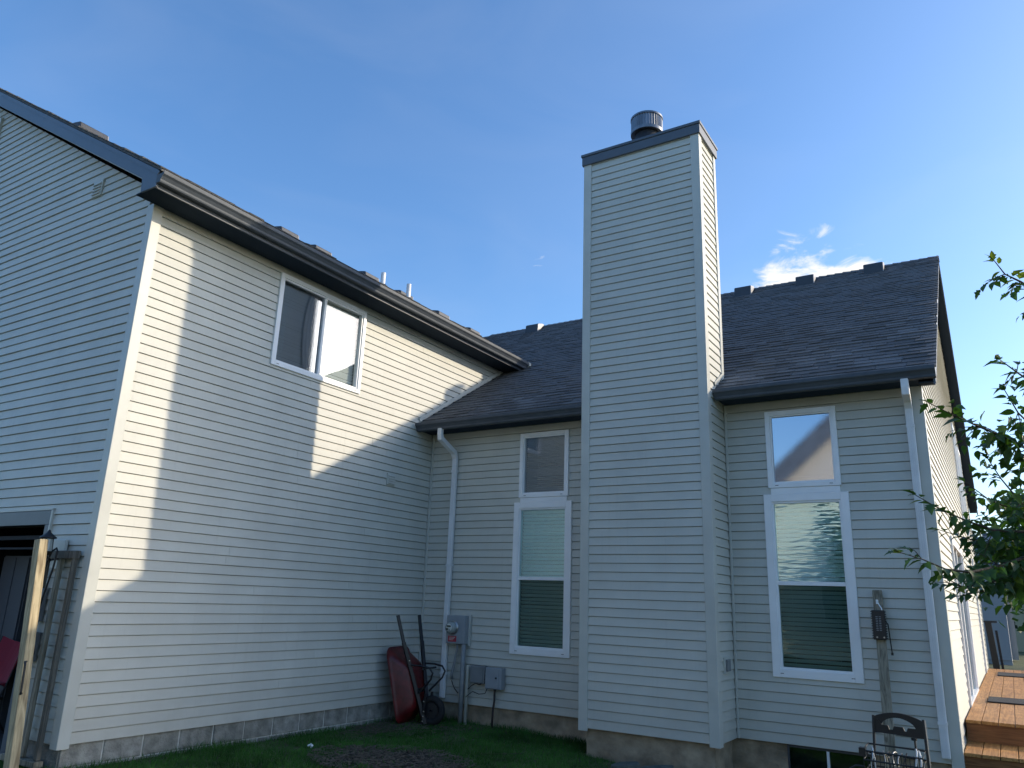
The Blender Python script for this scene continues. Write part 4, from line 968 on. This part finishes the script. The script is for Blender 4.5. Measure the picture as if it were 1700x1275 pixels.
mb = MB(); mb.tube([(6.12, -.16, 1.30), (6.14, -.15, 1.26), (6.145, -.13, 1.10), (6.15, -.12, .99)], .006, 6); mb.tube([(6.15, -.12, .99), (6.15, -.12, .965)], .012, 8); part(mb, 'cord', BLACK, t)

# ------------------------------------------------------------------ hand cart with wire basket
cy = -1.35
t = thing('garden_cart', 'black cart with arched handle plate and wire basket of coiled tubing', 'cart', (6.3, cy, -.3))
def cu(a_, z, d=0): return Vector((6.09 + a_ + d * .0, cy + d, z))
# arched handle plate: outline minus opening, built as a strip ring
n = 22; outer = []; inner_ = []
for i in range(n + 1):
    u_ = i / n; x = .02 + .37 * u_; outer.append((x, .505 + .045 * math.sin(math.pi * u_) ** .8 - .012 * u_ + .01))
lower_y = .415
hole_t = []; hole_b = []
for i in range(n + 1):
    u_ = i / n; x = .07 + .26 * u_
    hole_t.append((x, .455 + .065 * math.sin(math.pi * min(1, max(0, u_))) ** .6 - .01 * u_)); dip = -.03 if (.22 < u_ < .32 or .66 < u_ < .76) else 0
    hole_b.append((x, .450 + dip - .01 * u_))
vs = []; fs = []
def addface(pts2):
    b_ = len(vs)
    for d in (-.012, .012):
        for (a_, z) in pts2: vs.append(cu(a_, z, d) - t.location)
    k_ = len(pts2); fs.extend([tuple(b_ + i for i in range(k_)), tuple(b_ + k_ + i for i in range(k_))[::-1]] + [(b_ + i, b_ + (i + 1) % k_, b_ + k_ + (i + 1) % k_, b_ + k_ + i) for i in range(k_)])
for i in range(n): addface([hole_t[i], hole_t[i + 1], outer[i + 1], outer[i]])
for i in range(n): addface([(hole_b[i][0], .385 - .012 * i / n), (hole_b[i + 1][0], .385 - .012 * (i + 1) / n), hole_b[i + 1], hole_b[i]])
addface([(.0, .38), (.07, .385), (.07, .452), (.02, .515), (.0, .515)]); addface([(.33, .37), (.40, .37), (.40, .50), (.39, .503), (.33, .447)])
link('handle_plate', vs, fs, BLACK, t)
for a_ in (.008, .392):
    mb = MB(); mb.beam(cu(a_, .52), cu(a_ - (.02 if a_ < .1 else -.02), -.1, -.05), .018, .03, upv=(0, 1, 0)); part(mb, 'upright', BLACK, t)
mb = MB(); mb.beam(cu(.406, .515), cu(.42, .0, -.04), .006, .02, upv=(0, 1, 0)); part(mb, 'edge_strip', STEEL, t)
mb = MB(); mb.tube([cu(.31, .35), cu(.31, .37)], .022, 12); mb.tube([cu(.315, .35), cu(.32, .1)], .008, 8); part(mb, 'latch', BLACK, t)
# basket: wires
mb = MB(); by0, by1 = -.02, -.30
def bk(a_, d, z): return Vector((6.06 + a_, cy + d, z))
for z in (.27, .20, .10, 0):
    mb.tube([bk(-.02, by0, z + .02), bk(-.02, by1, z), bk(.42, by1, z - .01), bk(.42, by0, z + .01), bk(-.02, by0, z + .02)], .007, 6)
for i in range(15):
    a_ = -.02 + .44 * i / 14; mb.tube([bk(a_, by1, .27), bk(a_, by1, -.1)], .003, 5)
part(mb, 'wire_basket', BLACK, t)
mb = MB(); mb.box(tuple(bk(-.05, by1 - .02, .225)), tuple(bk(.0, by1 + .05, .29))); part(mb, 'corner_bracket', BLACK, t)
mb = MB(); mb.tube([bk(-.03, -.2, .13), bk(-.10, -.2, .13), bk(-.15, -.2, .10), bk(-.16, -.2, .0), bk(-.12, -.2, -.1)], .009, 8); part(mb, 'side_loop', BLACK, t)
for k, (a_, r_, m_) in enumerate(((.03, .10, CLEAR), (.12, .085, STEEL), (.16, .08, BLACK), (.20, .085, STEEL), (.24, .08, STEEL), (.28, .085, BLACK), (.36, .12, CLEAR), (.39, .11, CLEAR))):
    mb = MB(); pts = []
    for i in range(17):
        th = math.pi * i / 16; pts.append(bk(a_ + .012 * math.sin(th * 2 + k), -.15 - r_ * math.cos(th), .17 + r_ * 1.1 * math.sin(th)))
    pts = [pts[0] + Vector((0, 0, -.3))] + pts + [pts[-1] + Vector((0, 0, -.3))]
    mb.tube(pts, .007 if m_ is CLEAR else .005, 8); o = part(mb, 'tubing_coil', m_, t)
for s in (0, .40):
    mb = MB(); c_ = bk(s, -.02, -.22); mb.tube([c_ - Vector((.02, 0, 0)), c_ + Vector((.02, 0, 0))], .10, 20); part(mb, 'wheel', RUBBER, t)

# ------------------------------------------------------------------ deck with steps
DZ = .325; DY = .86; SZ = .115; SY0 = .03
deck = thing('deck', 'orange stained wooden deck with two steps along the right side of the house', 'deck', (7.6, 5, -.3))
x = XR + .03; first = True
k = 0
while x < 9.6:
    mb = MB(); mb.box((x, DY - .025, DZ - .032), (x + .14, 10.9, DZ + random.uniform(-.0015, .0015))); o = part(mb, 'plank', DECKW, deck); bevel(o, .003, 1)
    mb = MB(); mb.box((x, SY0 - .025, SZ - .032), (x + .14, DY + .03, SZ + random.uniform(-.0015, .0015))); o = part(mb, 'step_plank', DECKW, deck); bevel(o, .003, 1)
    x += .1475
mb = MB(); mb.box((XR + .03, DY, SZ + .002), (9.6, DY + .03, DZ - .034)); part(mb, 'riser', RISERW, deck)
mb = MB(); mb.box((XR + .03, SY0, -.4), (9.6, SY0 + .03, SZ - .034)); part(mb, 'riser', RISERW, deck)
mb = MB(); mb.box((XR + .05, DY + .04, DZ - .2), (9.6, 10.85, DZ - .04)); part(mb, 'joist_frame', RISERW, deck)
for (x0, y0_, x1, y1_, s) in ((6.83, 3.0, 8.1, 3.75, 'nearer black rubber mat lying on the orange deck'), (6.87, 8.5, 8.2, 9.6, 'farther black rubber mat lying on the orange deck')):
    o = MB().box((x0, y0_, DZ + .004), (x1, y1_, DZ + .018)).obj('door_mat', BLACKM); bevel(o, .004, 1); tag(o, s, 'mat')
# dark post pair at the deck end
t = thing('garden_post', 'pair of dark posts with a short crossbar beyond the deck end', 'post', (6.85, 12.4, -.3))
mb = MB(); mb.beam((6.84, 12.4, -.35), (6.74, 12.4, 1.26), .13, .10, upv=(0, 1, 0)); part(mb, 'post', BLACK, t)
mb = MB(); mb.beam((6.95, 12.6, -.35), (6.88, 12.6, 1.08), .05, .06, upv=(0, 1, 0)); part(mb, 'rear_post', BLACK, t)
mb = MB(); mb.beam((6.62, 12.4, 1.27), (6.92, 12.4, 1.27), .04, .05, upv=(0, 1, 0)); part(mb, 'crossbar', BLACK, t)

# ------------------------------------------------------------------ small things on the ground
def slab_stone(x, y, sx, sy, h_, rz, label):
    n = 9; v = []
    rs = [random.uniform(.85, 1.1) for _ in range(n)]
    for zz in (0, h_):
        for k in range(n): th = 2 * math.pi * k / n; v.append((sx * rs[k] * math.cos(th), sy * rs[k] * math.sin(th), zz + .01 * math.sin(k)))
    o = link('edging_stone', v, [tuple(range(n))[::-1], tuple(range(n, 2 * n))] + [(i, (i + 1) % n, n + (i + 1) % n, n + i) for i in range(n)], STONE); bevel(o, .012, 2)
    o.location = (x, y, gz(x, y) - .01); o.rotation_euler = (.08, -.1, rz); tag(o, label, 'stone'); return o
slab_stone(3.62, -1.0, .17, .09, .11, .4, 'grey green edging stone lying left in the grass by the chimney foot')
slab_stone(3.93, -.93, .22, .08, .13, .3, 'longer grey green edging stone under the chimney, right of its neighbour')
o = MB().tube([(.65, -2.63, -.215), (.675, -2.61, -.20), (.705, -2.62, -.205), (.72, -2.65, -.215)], .011, 8).obj('paper_scrap', WHITE); tag(o, 'small curled white scrap lying on the grass', 'litter')
o = MB().tube([(2.20, -1.62, -.24), (2.5, -1.25, -.245)], .006, 6).obj('twig', CHIP); tag(o, 'thin pale twig lying on the grass before the chimney', 'twig')

# bare patch, mulch and grass
def in_patch(x, y):
    dx, dy = x - 1.75, y + 2.55
    a_ = math.hypot(dx * .72 + dy * .35, dy * 1.0 - dx * .2); return a_ < .50 + .10 * math.sin(5 * math.atan2(dy, dx)) 
def near_wb(x, y): return math.hypot(x - .35, y + .9) < .55
vs = []; fs = []
for cx_, cy_, r_ in ((1.75, -2.6, .6),):
    n = 40; b_ = len(vs); vs.append((cx_, cy_, gz(cx_, cy_) + .012))
    for k in range(n):
        th = 2 * math.pi * k / n; rr = r_ * (1 + .14 * math.sin(5 * th) + .08 * math.sin(11 * th + 1)); x = cx_ + rr * math.cos(th) * 1.3; y = cy_ + rr * math.sin(th) * .95; vs.append((x, y, gz(x, y) + .006))
    fs += [(b_, b_ + 1 + k, b_ + 1 + (k + 1) % n) for k in range(n)]
link('soil_patch', vs, fs, DIRT, kind='structure')
mb = MB(); rn = random.Random(11)
for i in range(3600):
    if i < 2600:
        th = rn.uniform(0, 6.283); q = math.sqrt(rn.random()) * .70; x, y = 1.75 + q * math.cos(th) * 1.35, -2.55 + q * math.sin(th)
    else: x, y = .25 + rn.gauss(0, .4), -.95 + rn.gauss(0, .3)
    if x < .02 or y > .02: continue
    a_ = rn.uniform(0, 3.14); l_ = rn.uniform(.012, .045) * (1.6 if i > 2600 else 1); w_ = rn.uniform(.003, .009); z = gz(x, y) + rn.uniform(.008, .03)
    dx, dy = math.cos(a_) * l_, math.sin(a_) * l_; ex, ey = -math.sin(a_) * w_, math.cos(a_) * w_; tz = rn.uniform(-.012, .012)
    mb.add([(x - dx - ex, y - dy - ey, z), (x + dx - ex, y + dy - ey, z + tz), (x + dx + ex, y + dy + ey, z + tz + .003), (x - dx + ex, y - dy + ey, z + .003)], [(0, 1, 2, 3)])
mb.obj('mulch', CHIP, kind='stuff')['kind'] = 'stuff'
vs = []; fs = []
def blade(x, y, h_, w_):
    a_ = rn.uniform(0, 6.283); lx, ly = math.cos(a_) * h_ * rn.uniform(.15, .75), math.sin(a_) * h_ * rn.uniform(.15, .75); b2 = rn.uniform(0, 3.14); ex, ey = math.cos(b2) * w_, math.sin(b2) * w_
    z = gz(x, y) - .005; b_ = len(vs)
    vs.extend([(x - ex, y - ey, z), (x + ex, y + ey, z), (x + lx * .45 - ex * .7, y + ly * .45 - ey * .7, z + h_ * .62), (x + lx * .45 + ex * .7, y + ly * .45 + ey * .7, z + h_ * .62), (x + lx, y + ly, z + h_)])
    fs.extend([(b_, b_ + 1, b_ + 3, b_ + 2), (b_ + 2, b_ + 3, b_ + 4)])
from mathutils import noise as MN
i = 0
while i < 105000:
    x = rn.uniform(-.9, 6.6); y = rn.uniform(-5.6, .05)
    if x < .0 and y > L0 - .01: continue
    if CX0 - .02 < x < CX1 + .02 and y > -CD + .02: continue
    if x + y * .0 > 4.7 and y > -.9: continue
    # nearer than the frame's bottom edge is never seen
    q = Vector((x, y, -.2)) - CAMP; fwd = q.dot(fw)
    if 384 - 766 * q.dot(up) / fwd > 830: i += .2; continue
    i += 1
    dn = MN.noise(Vector((x * 1.3, y * 1.3, 0)))
    if in_patch(x, y) and rn.random() < .93: continue
    if near_wb(x, y) and rn.random() < .5: continue
    if dn < -.25 and rn.random() < .5: continue
    hh = rn.uniform(.025, .06) * (1 + .5 * dn)
    if abs(y + 0) < .12 or x < .1: hh *= 1.5
    blade(x, y, hh, rn.uniform(.0018, .0034))
me = D.meshes.new('grass'); me.from_pydata(vs, [], fs); me.update(); me.materials.append(GRASS)
o = D.objects.new('grass', me); COL.objects.link(o); o['kind'] = 'stuff'

# ------------------------------------------------------------------ tree reaching in from the right
BR = [
[(6.768, -4.841, 1.666), (6.867, -4.73, 1.636), (6.96, -4.621, 1.593), (7.06, -4.516, 1.584), (7.191, -4.315, 1.626), (7.393, -4.024, 1.722)],
[(6.967, -4.643, 2.449), (7.068, -4.574, 2.389), (7.181, -4.409, 2.348), (7.285, -4.299, 2.306), (7.472, -3.987, 2.232)],
[(7.349, -4.663, 3.175), (7.389, -4.634, 3.099), (7.459, -4.524, 3.083), (7.578, -4.301, 3.032)],
[(7.312, -4.684, 2.626), (7.379, -4.57, 2.582), (7.504, -4.257, 2.543)],
[(7.317, -4.547, 2.499), (7.364, -4.423, 2.403), (7.474, -4.201, 2.293)],
[(7.202, -4.179, 2.21), (7.251, -4.162, 2.1), (7.329, -4.046, 1.98), (7.45, -3.842, 1.916)],
[(6.865, -4.661, 1.962), (6.96, -4.546, 1.901), (7.072, -4.435, 1.848), (7.186, -4.229, 1.818), (7.408, -3.932, 1.826)],
[(7.073, -3.965, 2.121), (7.175, -3.949, 2.021), (7.313, -3.841, 1.954), (7.436, -3.738, 1.893)],
[(6.932, -4.237, 1.822), (7.066, -4.127, 1.781), (7.202, -4.022, 1.739), (7.412, -3.824, 1.719)],
[(6.975, -4.115, 1.474), (7.119, -4.011, 1.512), (7.265, -3.912, 1.567), (7.417, -3.82, 1.654)],
[(7.081, -3.519, 1.685), (7.199, -3.522, 1.757), (7.436, -3.533, 1.843)],
[(6.918, -4.422, 1.572), (7.017, -4.314, 1.516), (7.154, -4.112, 1.557), (7.39, -3.921, 1.681)],
[(7.193, -3.918, 2.442), (7.299, -3.897, 2.33), (7.476, -3.781, 2.215)],
]
tree = thing('tree', 'broadleaf tree reaching into view from the right with dark drooping leaves', 'tree', (8.35, -3.2, -.25))
TL = tree.location
mb = MB(); mb.tube([Vector((8.35, -3.2, -.35)), Vector((8.33, -3.22, .6)), Vector((8.28, -3.25, 1.4)), Vector((8.30, -3.3, 2.2)), Vector((8.4, -3.3, 3.2)), Vector((8.5, -3.2, 4.2))], [.11, .09, .075, .06, .045, .02], 12); part(mb, 'trunk', BARK, tree)
for b in BR:
    end = Vector(b[-1]); ja = Vector((8.31, -3.27, max(.9, min(3.3, end.z - .35)))); midp = (end * .45 + ja * .55) + Vector((0, 0, .06))
    pts = [Vector(q) for q in b] + [midp, ja]; n_ = len(pts); mb = MB(); mb.tube(pts, [.0022 + .013 * (i / (n_ - 1)) ** 1.4 for i in range(n_)], 7); part(mb, 'branch', BARK, tree)
# leaf meshes: ovate, pointed, lobed, folded along the midrib and drooping
def leafmesh(kind, m):
    if kind == 0: half = [(0, .0), (.10, .12), (.26, .23), (.34, .18), (.52, .26), (.60, .20), (.80, .12), (1.0, 0)]
    elif kind == 1: half = [(0, .0), (.12, .16), (.30, .26), (.50, .27), (.70, .18), (.86, .08), (1.0, 0)]
    else: half = [(0, .0), (.08, .10), (.18, .30), (.30, .20), (.44, .38), (.56, .20), (.74, .16), (1.0, 0)]
    v = []; f = []
    for (l, w_) in half: zz = -.22 * l * l; v.append((0, l, zz)); v.append((w_, l - .02, zz + .35 * w_)); v.append((-w_, l - .02, zz + .35 * w_))
    for i in range(len(half) - 1):
        a_ = i * 3; b_ = a_ + 3; f.append((a_, a_ + 1, b_ + 1, b_)); f.append((a_, b_, b_ + 2, a_ + 2))
    me = D.meshes.new('leaf'); me.from_pydata(v, [], f); me.update(); me.materials.append(m)
    for p_ in me.polygons: p_.use_smooth = True
    return me
LM = [leafmesh(k, LEAF) for k in range(3)]; LMY = [leafmesh(k, LEAFY) for k in range(3)]
rn = random.Random(21); leaves = []
def addleaf(p_, dirv, size, yel=False):
    y_ = dirv.normalized(); z_ = Vector((rn.gauss(0, .45), rn.gauss(0, .45), 1)); x_ = y_.cross(z_).normalized(); z_ = x_.cross(y_)
    Mx = Matrix(((x_.x, y_.x, z_.x, p_.x), (x_.y, y_.y, z_.y, p_.y), (x_.z, y_.z, z_.z, p_.z), (0, 0, 0, 1))) @ Matrix.Scale(size, 4)
    leaves.append((Mx, rn.randrange(3), yel))
def along(path, step=.045, size=(.06, .10), yelp=.04):
    pts = [Vector(q) for q in path]; side = 1
    for i in range(len(pts) - 1):
        d = pts[i + 1] - pts[i]; n_ = max(1, int(d.length / step))
        for k in range(n_):
            p_ = pts[i] + d * ((k + rn.random() * .5) / n_); ax = -d.normalized(); sd = ax.cross(Vector((0, 0, 1))).normalized() * side; side = -side
            dv = ax * rn.uniform(.3, .9) + sd * rn.uniform(.4, 1) + Vector((0, 0, rn.uniform(-.9, .25))); s_ = rn.uniform(*size) * (.75 if i == 0 else 1)
            addleaf(p_ + dv * .012, dv, s_, rn.random() < yelp)
for bi, b in enumerate(BR):
    along(b, .024, yelp=.45 if bi == 2 else .05)
    tip = Vector(b[0]); ax = (Vector(b[0]) - Vector(b[1])).normalized()
    for k in range(2): addleaf(tip, ax + Vector((rn.uniform(-.3, .3), rn.uniform(-.3, .3), rn.uniform(-.3, .3))), rn.uniform(.045, .06), bi == 2)
    # side twigs
    for i in range(1, len(b)):
        for s in range(2 if b[i][0] > 7.1 else 1):
            q = Vector(b[i]); d = Vector((rn.uniform(-.16, .03), rn.uniform(-.14, .1), rn.uniform(-.14, .13))); e_ = q + d
            mb = MB(); mb.tube([q, q + d * .5 + Vector((0, 0, .01)), e_], [.003, .0022, .0012], 5); part(mb, 'twig', BARK, tree)
            along([tuple(e_), tuple(q)], .022, (.05, .09))
# denser inner foliage
for (c_, n_) in (((7.29, -4.27, 2.30), 35), ((7.40, -4.15, 2.24), 40), ((7.16, -4.1, 1.80), 25), ((7.3, -4.0, 1.72), 60), ((7.25, -3.95, 1.56), 60), ((7.36, -4.0, 1.95), 30), ((7.12, -4.2, 1.60), 20)):
    for i in range(n_):
        addleaf(Vector((rn.gauss(c_[0], .07), rn.gauss(c_[1], .08), rn.gauss(c_[2], .065))), Vector((rn.uniform(-1, .5), rn.uniform(-1, 1), rn.uniform(-1, .1))), rn.uniform(.055, .095), rn.random() < .04)
for i in range(190):
    t_ = rn.random(); p_ = Vector((rn.gauss(7.42, .17), rn.gauss(-3.8, .28), rn.gauss(1.78, .24)))
    if p_.x < 7.02 and rn.random() < .85: continue
    if p_.z < 1.38: continue
    addleaf(p_, Vector((rn.uniform(-1, .5), rn.uniform(-1, 1), rn.uniform(-1, .1))), rn.uniform(.05, .085), rn.random() < .05)
for i in range(1500):   # crown outside the frame
    th = rn.uniform(0, 6.283); r_ = 1.5 * math.sqrt(rn.random()); p_ = Vector((8.75 + .75 * r_ * math.cos(th), -3.1 + r_ * math.sin(th), 2.9 + rn.gauss(0, .75)))
    q = p_ - CAMP; fwd = q.dot(fw)
    if fwd > .2 and 512 + 766 * q.dot(rt) / fwd < 1040: continue
    addleaf(p_, Vector((rn.uniform(-1, 1), rn.uniform(-1, 1), rn.uniform(-1, .1))), rn.uniform(.06, .10))
def lkey(L_):
    p_ = L_[0].translation - CAMP; fwd = p_.dot(fw)
    if fwd < .3: return 0
    sx_ = 512 + 766 * p_.dot(rt) / fwd; sy_ = 384 - 766 * p_.dot(up) / fwd
    if sx_ > 1030 or sy_ > 780: return 0
    return L_[0].to_scale().x / fwd + (.02 if sx_ < 985 else 0)
leaves.sort(key=lkey, reverse=True)
fol = MB(); foly = MB()
for i, (Mx, k, yl) in enumerate(leaves):
    me = (LMY if yl else LM)[k]
    if i < 300:
        o = D.objects.new('leaf', me); COL.objects.link(o); o.parent = tree; o.matrix_local = Matrix.Translation(-TL) @ Mx
    else:
        tgt = foly if yl else fol
        tgt.add([Mx @ v.co - TL for v in me.vertices], [tuple(p_.vertices) for p_ in me.polygons])
o = fol.obj('foliage', LEAF, tree, kind='stuff')
o = foly.obj('foliage', LEAFY, tree, kind='stuff')

# ------------------------------------------------------------------ neighbouring houses
def siding_mb(F, span, z0, z1, step=.13):
    mb = MB(); z = z0
    while z < z1:
        (a0, a1), (b0, b1) = span(z), span(min(z + step, z1))
        if a1 - a0 > .05: mb.add([F(a0, .022, z), F(a1, .022, z), F(b1, .002, min(z + step, z1)), F(b0, .002, min(z + step, z1)), F(a0, 0, z), F(a1, 0, z)], [(0, 1, 2, 3), (0, 1, 5, 4)])
        z += step
    return mb
def gable_house(name, label, x0, x1, y0, y1, ze, zp, msid, face, ridge='y', oh=.35, rf=.10):
    t = thing(name, label, 'house', ((x0 + x1) / 2, (y0 + y1) / 2, -.4))
    xm = (x0 + x1) / 2; ym = (y0 + y1) / 2
    if ridge == 'y':
        mb = MB(); mb.extrude([(x0, -.5), (x1, -.5), (x1, ze), (xm, zp), (x0, ze)], lambda q, y: (q[0], y, q[1]), y0 + .03, y1 - .03); wl = part(mb, 'wall', msid, t)
        for F, yy in ((frame_wall((0, y0, 0), (1, 0, 0), (0, -1, 0)), y0), (frame_wall((0, y1, 0), (1, 0, 0), (0, 1, 0)), y1)):
            def sp(z): e_ = max(0, (z - ze) / (zp - ze)) * (x1 - xm); return (x0 + e_, x1 - e_)
            m_ = siding_mb(F, sp, -.3, zp - .05); part(m_, 'siding_boards', msid, t)['kind'] = 'stuff'
        sl = (zp - ze) / (x1 - xm)
        for s in (-1, 1):
            xe = xm + s * ((x1 - xm) + oh); zz = ze - oh * sl
            mb = MB(); mb.extrude([(xm, zp + .03), (xe, zz + .03), (xe, zz + .17), (xm, zp + .17)], lambda q, y: (q[0], y, q[1]), y0 - oh, y1 + oh); part(mb, 'roof', ROOFG, t)
            for yy in (y0 - oh - .02, y1 + oh):
                mb = MB(); mb.extrude([(xm, zp - rf), (xe, zz - rf), (xe, zz + .14), (xm, zp + .14)], lambda q, y: (q[0], y, q[1]), yy, yy + .018); part(mb, 'rake_fascia', ROOFG, t)
    else:
        mb = MB(); mb.extrude([(y0, -.5), (y1, -.5), (y1, ze), (ym, zp), (y0, ze)], lambda q, x: (x, q[0], q[1]), x0, x1); part(mb, 'wall', msid, t)
        sl = (zp - ze) / (y1 - ym)
        for s in (-1, 1):
            ye = ym + s * ((y1 - ym) + oh); zz = ze - oh * sl
            mb = MB(); mb.extrude([(ym, zp + .03), (ye, zz + .03), (ye, zz + .17), (ym, zp + .17)], lambda q, x: (x, q[0], q[1]), x0 - oh, x1 + oh); part(mb, 'roof', ROOFG, t)
    for zz in (1.0, 3.6):
        for k in range(2):
            xc_ = x0 + (x1 - x0) * (.3 + .4 * k)
            for yy, s in ((y1 + .03, 1), (y0 - .03, -1)):
                if zz + 1.3 > ze and ridge == 'x': continue
                mb = MB(); mb.box((xc_ - .5, min(yy, yy + s * .03), zz), (xc_ + .5, max(yy, yy + s * .03), zz + 1.3)); w_ = part(mb, 'window', WHITE2, t)
                mb = MB(); mb.box((xc_ - .42, min(yy + s * .031, yy + s * .035), zz + .08), (xc_ + .42, max(yy + s * .031, yy + s * .035), zz + 1.22)); part(mb, 'pane', G_DARK, t)
    return t
gable_house('neighbour_house', 'grey sided neighbouring house seen beyond the deck', 1.3, 7.05, 30, 38, 3.35, 6.1, NSID, -1)
gable_house('neighbour_house', 'cream sided house behind the grey one at the right edge', 6.0, 14, 46, 54, 3.4, 6.2, YELL, -1, 'x')
# behind the photographer (seen only in the window glass)
gable_house('neighbour_house', 'cream clapboard house mirrored in the right upper window', -.3, 8.0, -30, -20, 5.6, 9.3, CREAM, 1, rf=.75)
gable_house('neighbour_house', 'dark roofed house mirrored in the left upper window', -18, -5, -31, -21, 4.2, 9.3, CREAM, 1, 'x')
# small square tower on the grey neighbour: chimney
t = thing('neighbour_chimney', 'narrow grey sided chimney above the grey neighbouring house', 'chimney', (7.1, 33, 0))
mb = MB(); mb.box((6.55, 33, -.4), (7.3, 33.8, 5.0)); part(mb, 'stack', NSID, t)
mb = MB(); mb.box((6.50, 32.95, 5.0), (7.35, 33.85, 5.12)); part(mb, 'cap', SLATE, t)
# garden trees in the distance
def puff_tree(x, y, h_, r_, label, seed, dark=True, conic=False):
    rr = random.Random(seed); t = thing('garden_tree', label, 'tree', (x, y, -.4))
    mb = MB(); mb.tube([(x, y, -.5), (x + .1, y, h_ * .5), (x, y, h_ * .85)], [.18, .12, .04], 8); part(mb, 'trunk', BARK, t)
    mb = MB()
    cl = [(rr.gauss(0, .45) * r_, rr.gauss(0, .45) * r_, rr.uniform(.25, 1) * h_) for _ in range(26)]
    for i in range(5200):
        if conic:
            z = rr.uniform(.08, 1); q = (1 - z) * r_ * rr.uniform(.5, 1.1) * (1 + .25 * math.sin(z * 60)); th = rr.uniform(0, 6.283); c_ = Vector((x + q * math.cos(th), y + q * math.sin(th), z * h_))
        else:
            a_ = rr.choice(cl); c_ = Vector((x + a_[0] + rr.gauss(0, .28 * r_), y + a_[1] + rr.gauss(0, .28 * r_), min(h_ * 1.05, a_[2] + rr.gauss(0, .09 * h_))))
            if c_.z < h_ * .18: continue
        s_ = rr.uniform(.08, .2); u1 = Vector((rr.gauss(0, 1), rr.gauss(0, 1), rr.gauss(0, 1))).normalized() * s_; u2 = Vector((rr.gauss(0, 1), rr.gauss(0, 1), rr.gauss(0, 1))).normalized() * s_ * .6
        mb.add([c_ - u1, c_ - u2, c_ + u1, c_ + u2], [(0, 1, 2, 3)])
    o = part(mb, 'crown', LEAF if not conic else CONIF, t); return t
puff_tree(8.9, 17, 4.6, 1.4, 'green garden tree between the deck and the cream house', 2)
puff_tree(9.3, 24, 5.0, 1.5, 'garden tree standing beside the grey neighbouring house', 9)
puff_tree(5.6, 41, 7.4, 1.6, 'conifer whose top shows above the grey neighbouring roof', 4, conic=True)
puff_tree(3.5, -18.6, 4.0, 1.0, 'leafy tree mirrored in the tall right window', 5)
puff_tree(13, -24, 7, 2.6, 'large leafy tree behind the photographer', 6)
for o in D.objects:
    if o.type == 'MESH' and o.parent is None and 'label' not in o and 'kind' not in o: print('UNLABELLED', o.name)
print('objects', len(D.objects), 'tris', sum(len(o.data.polygons) for o in D.objects if o.type == 'MESH'))
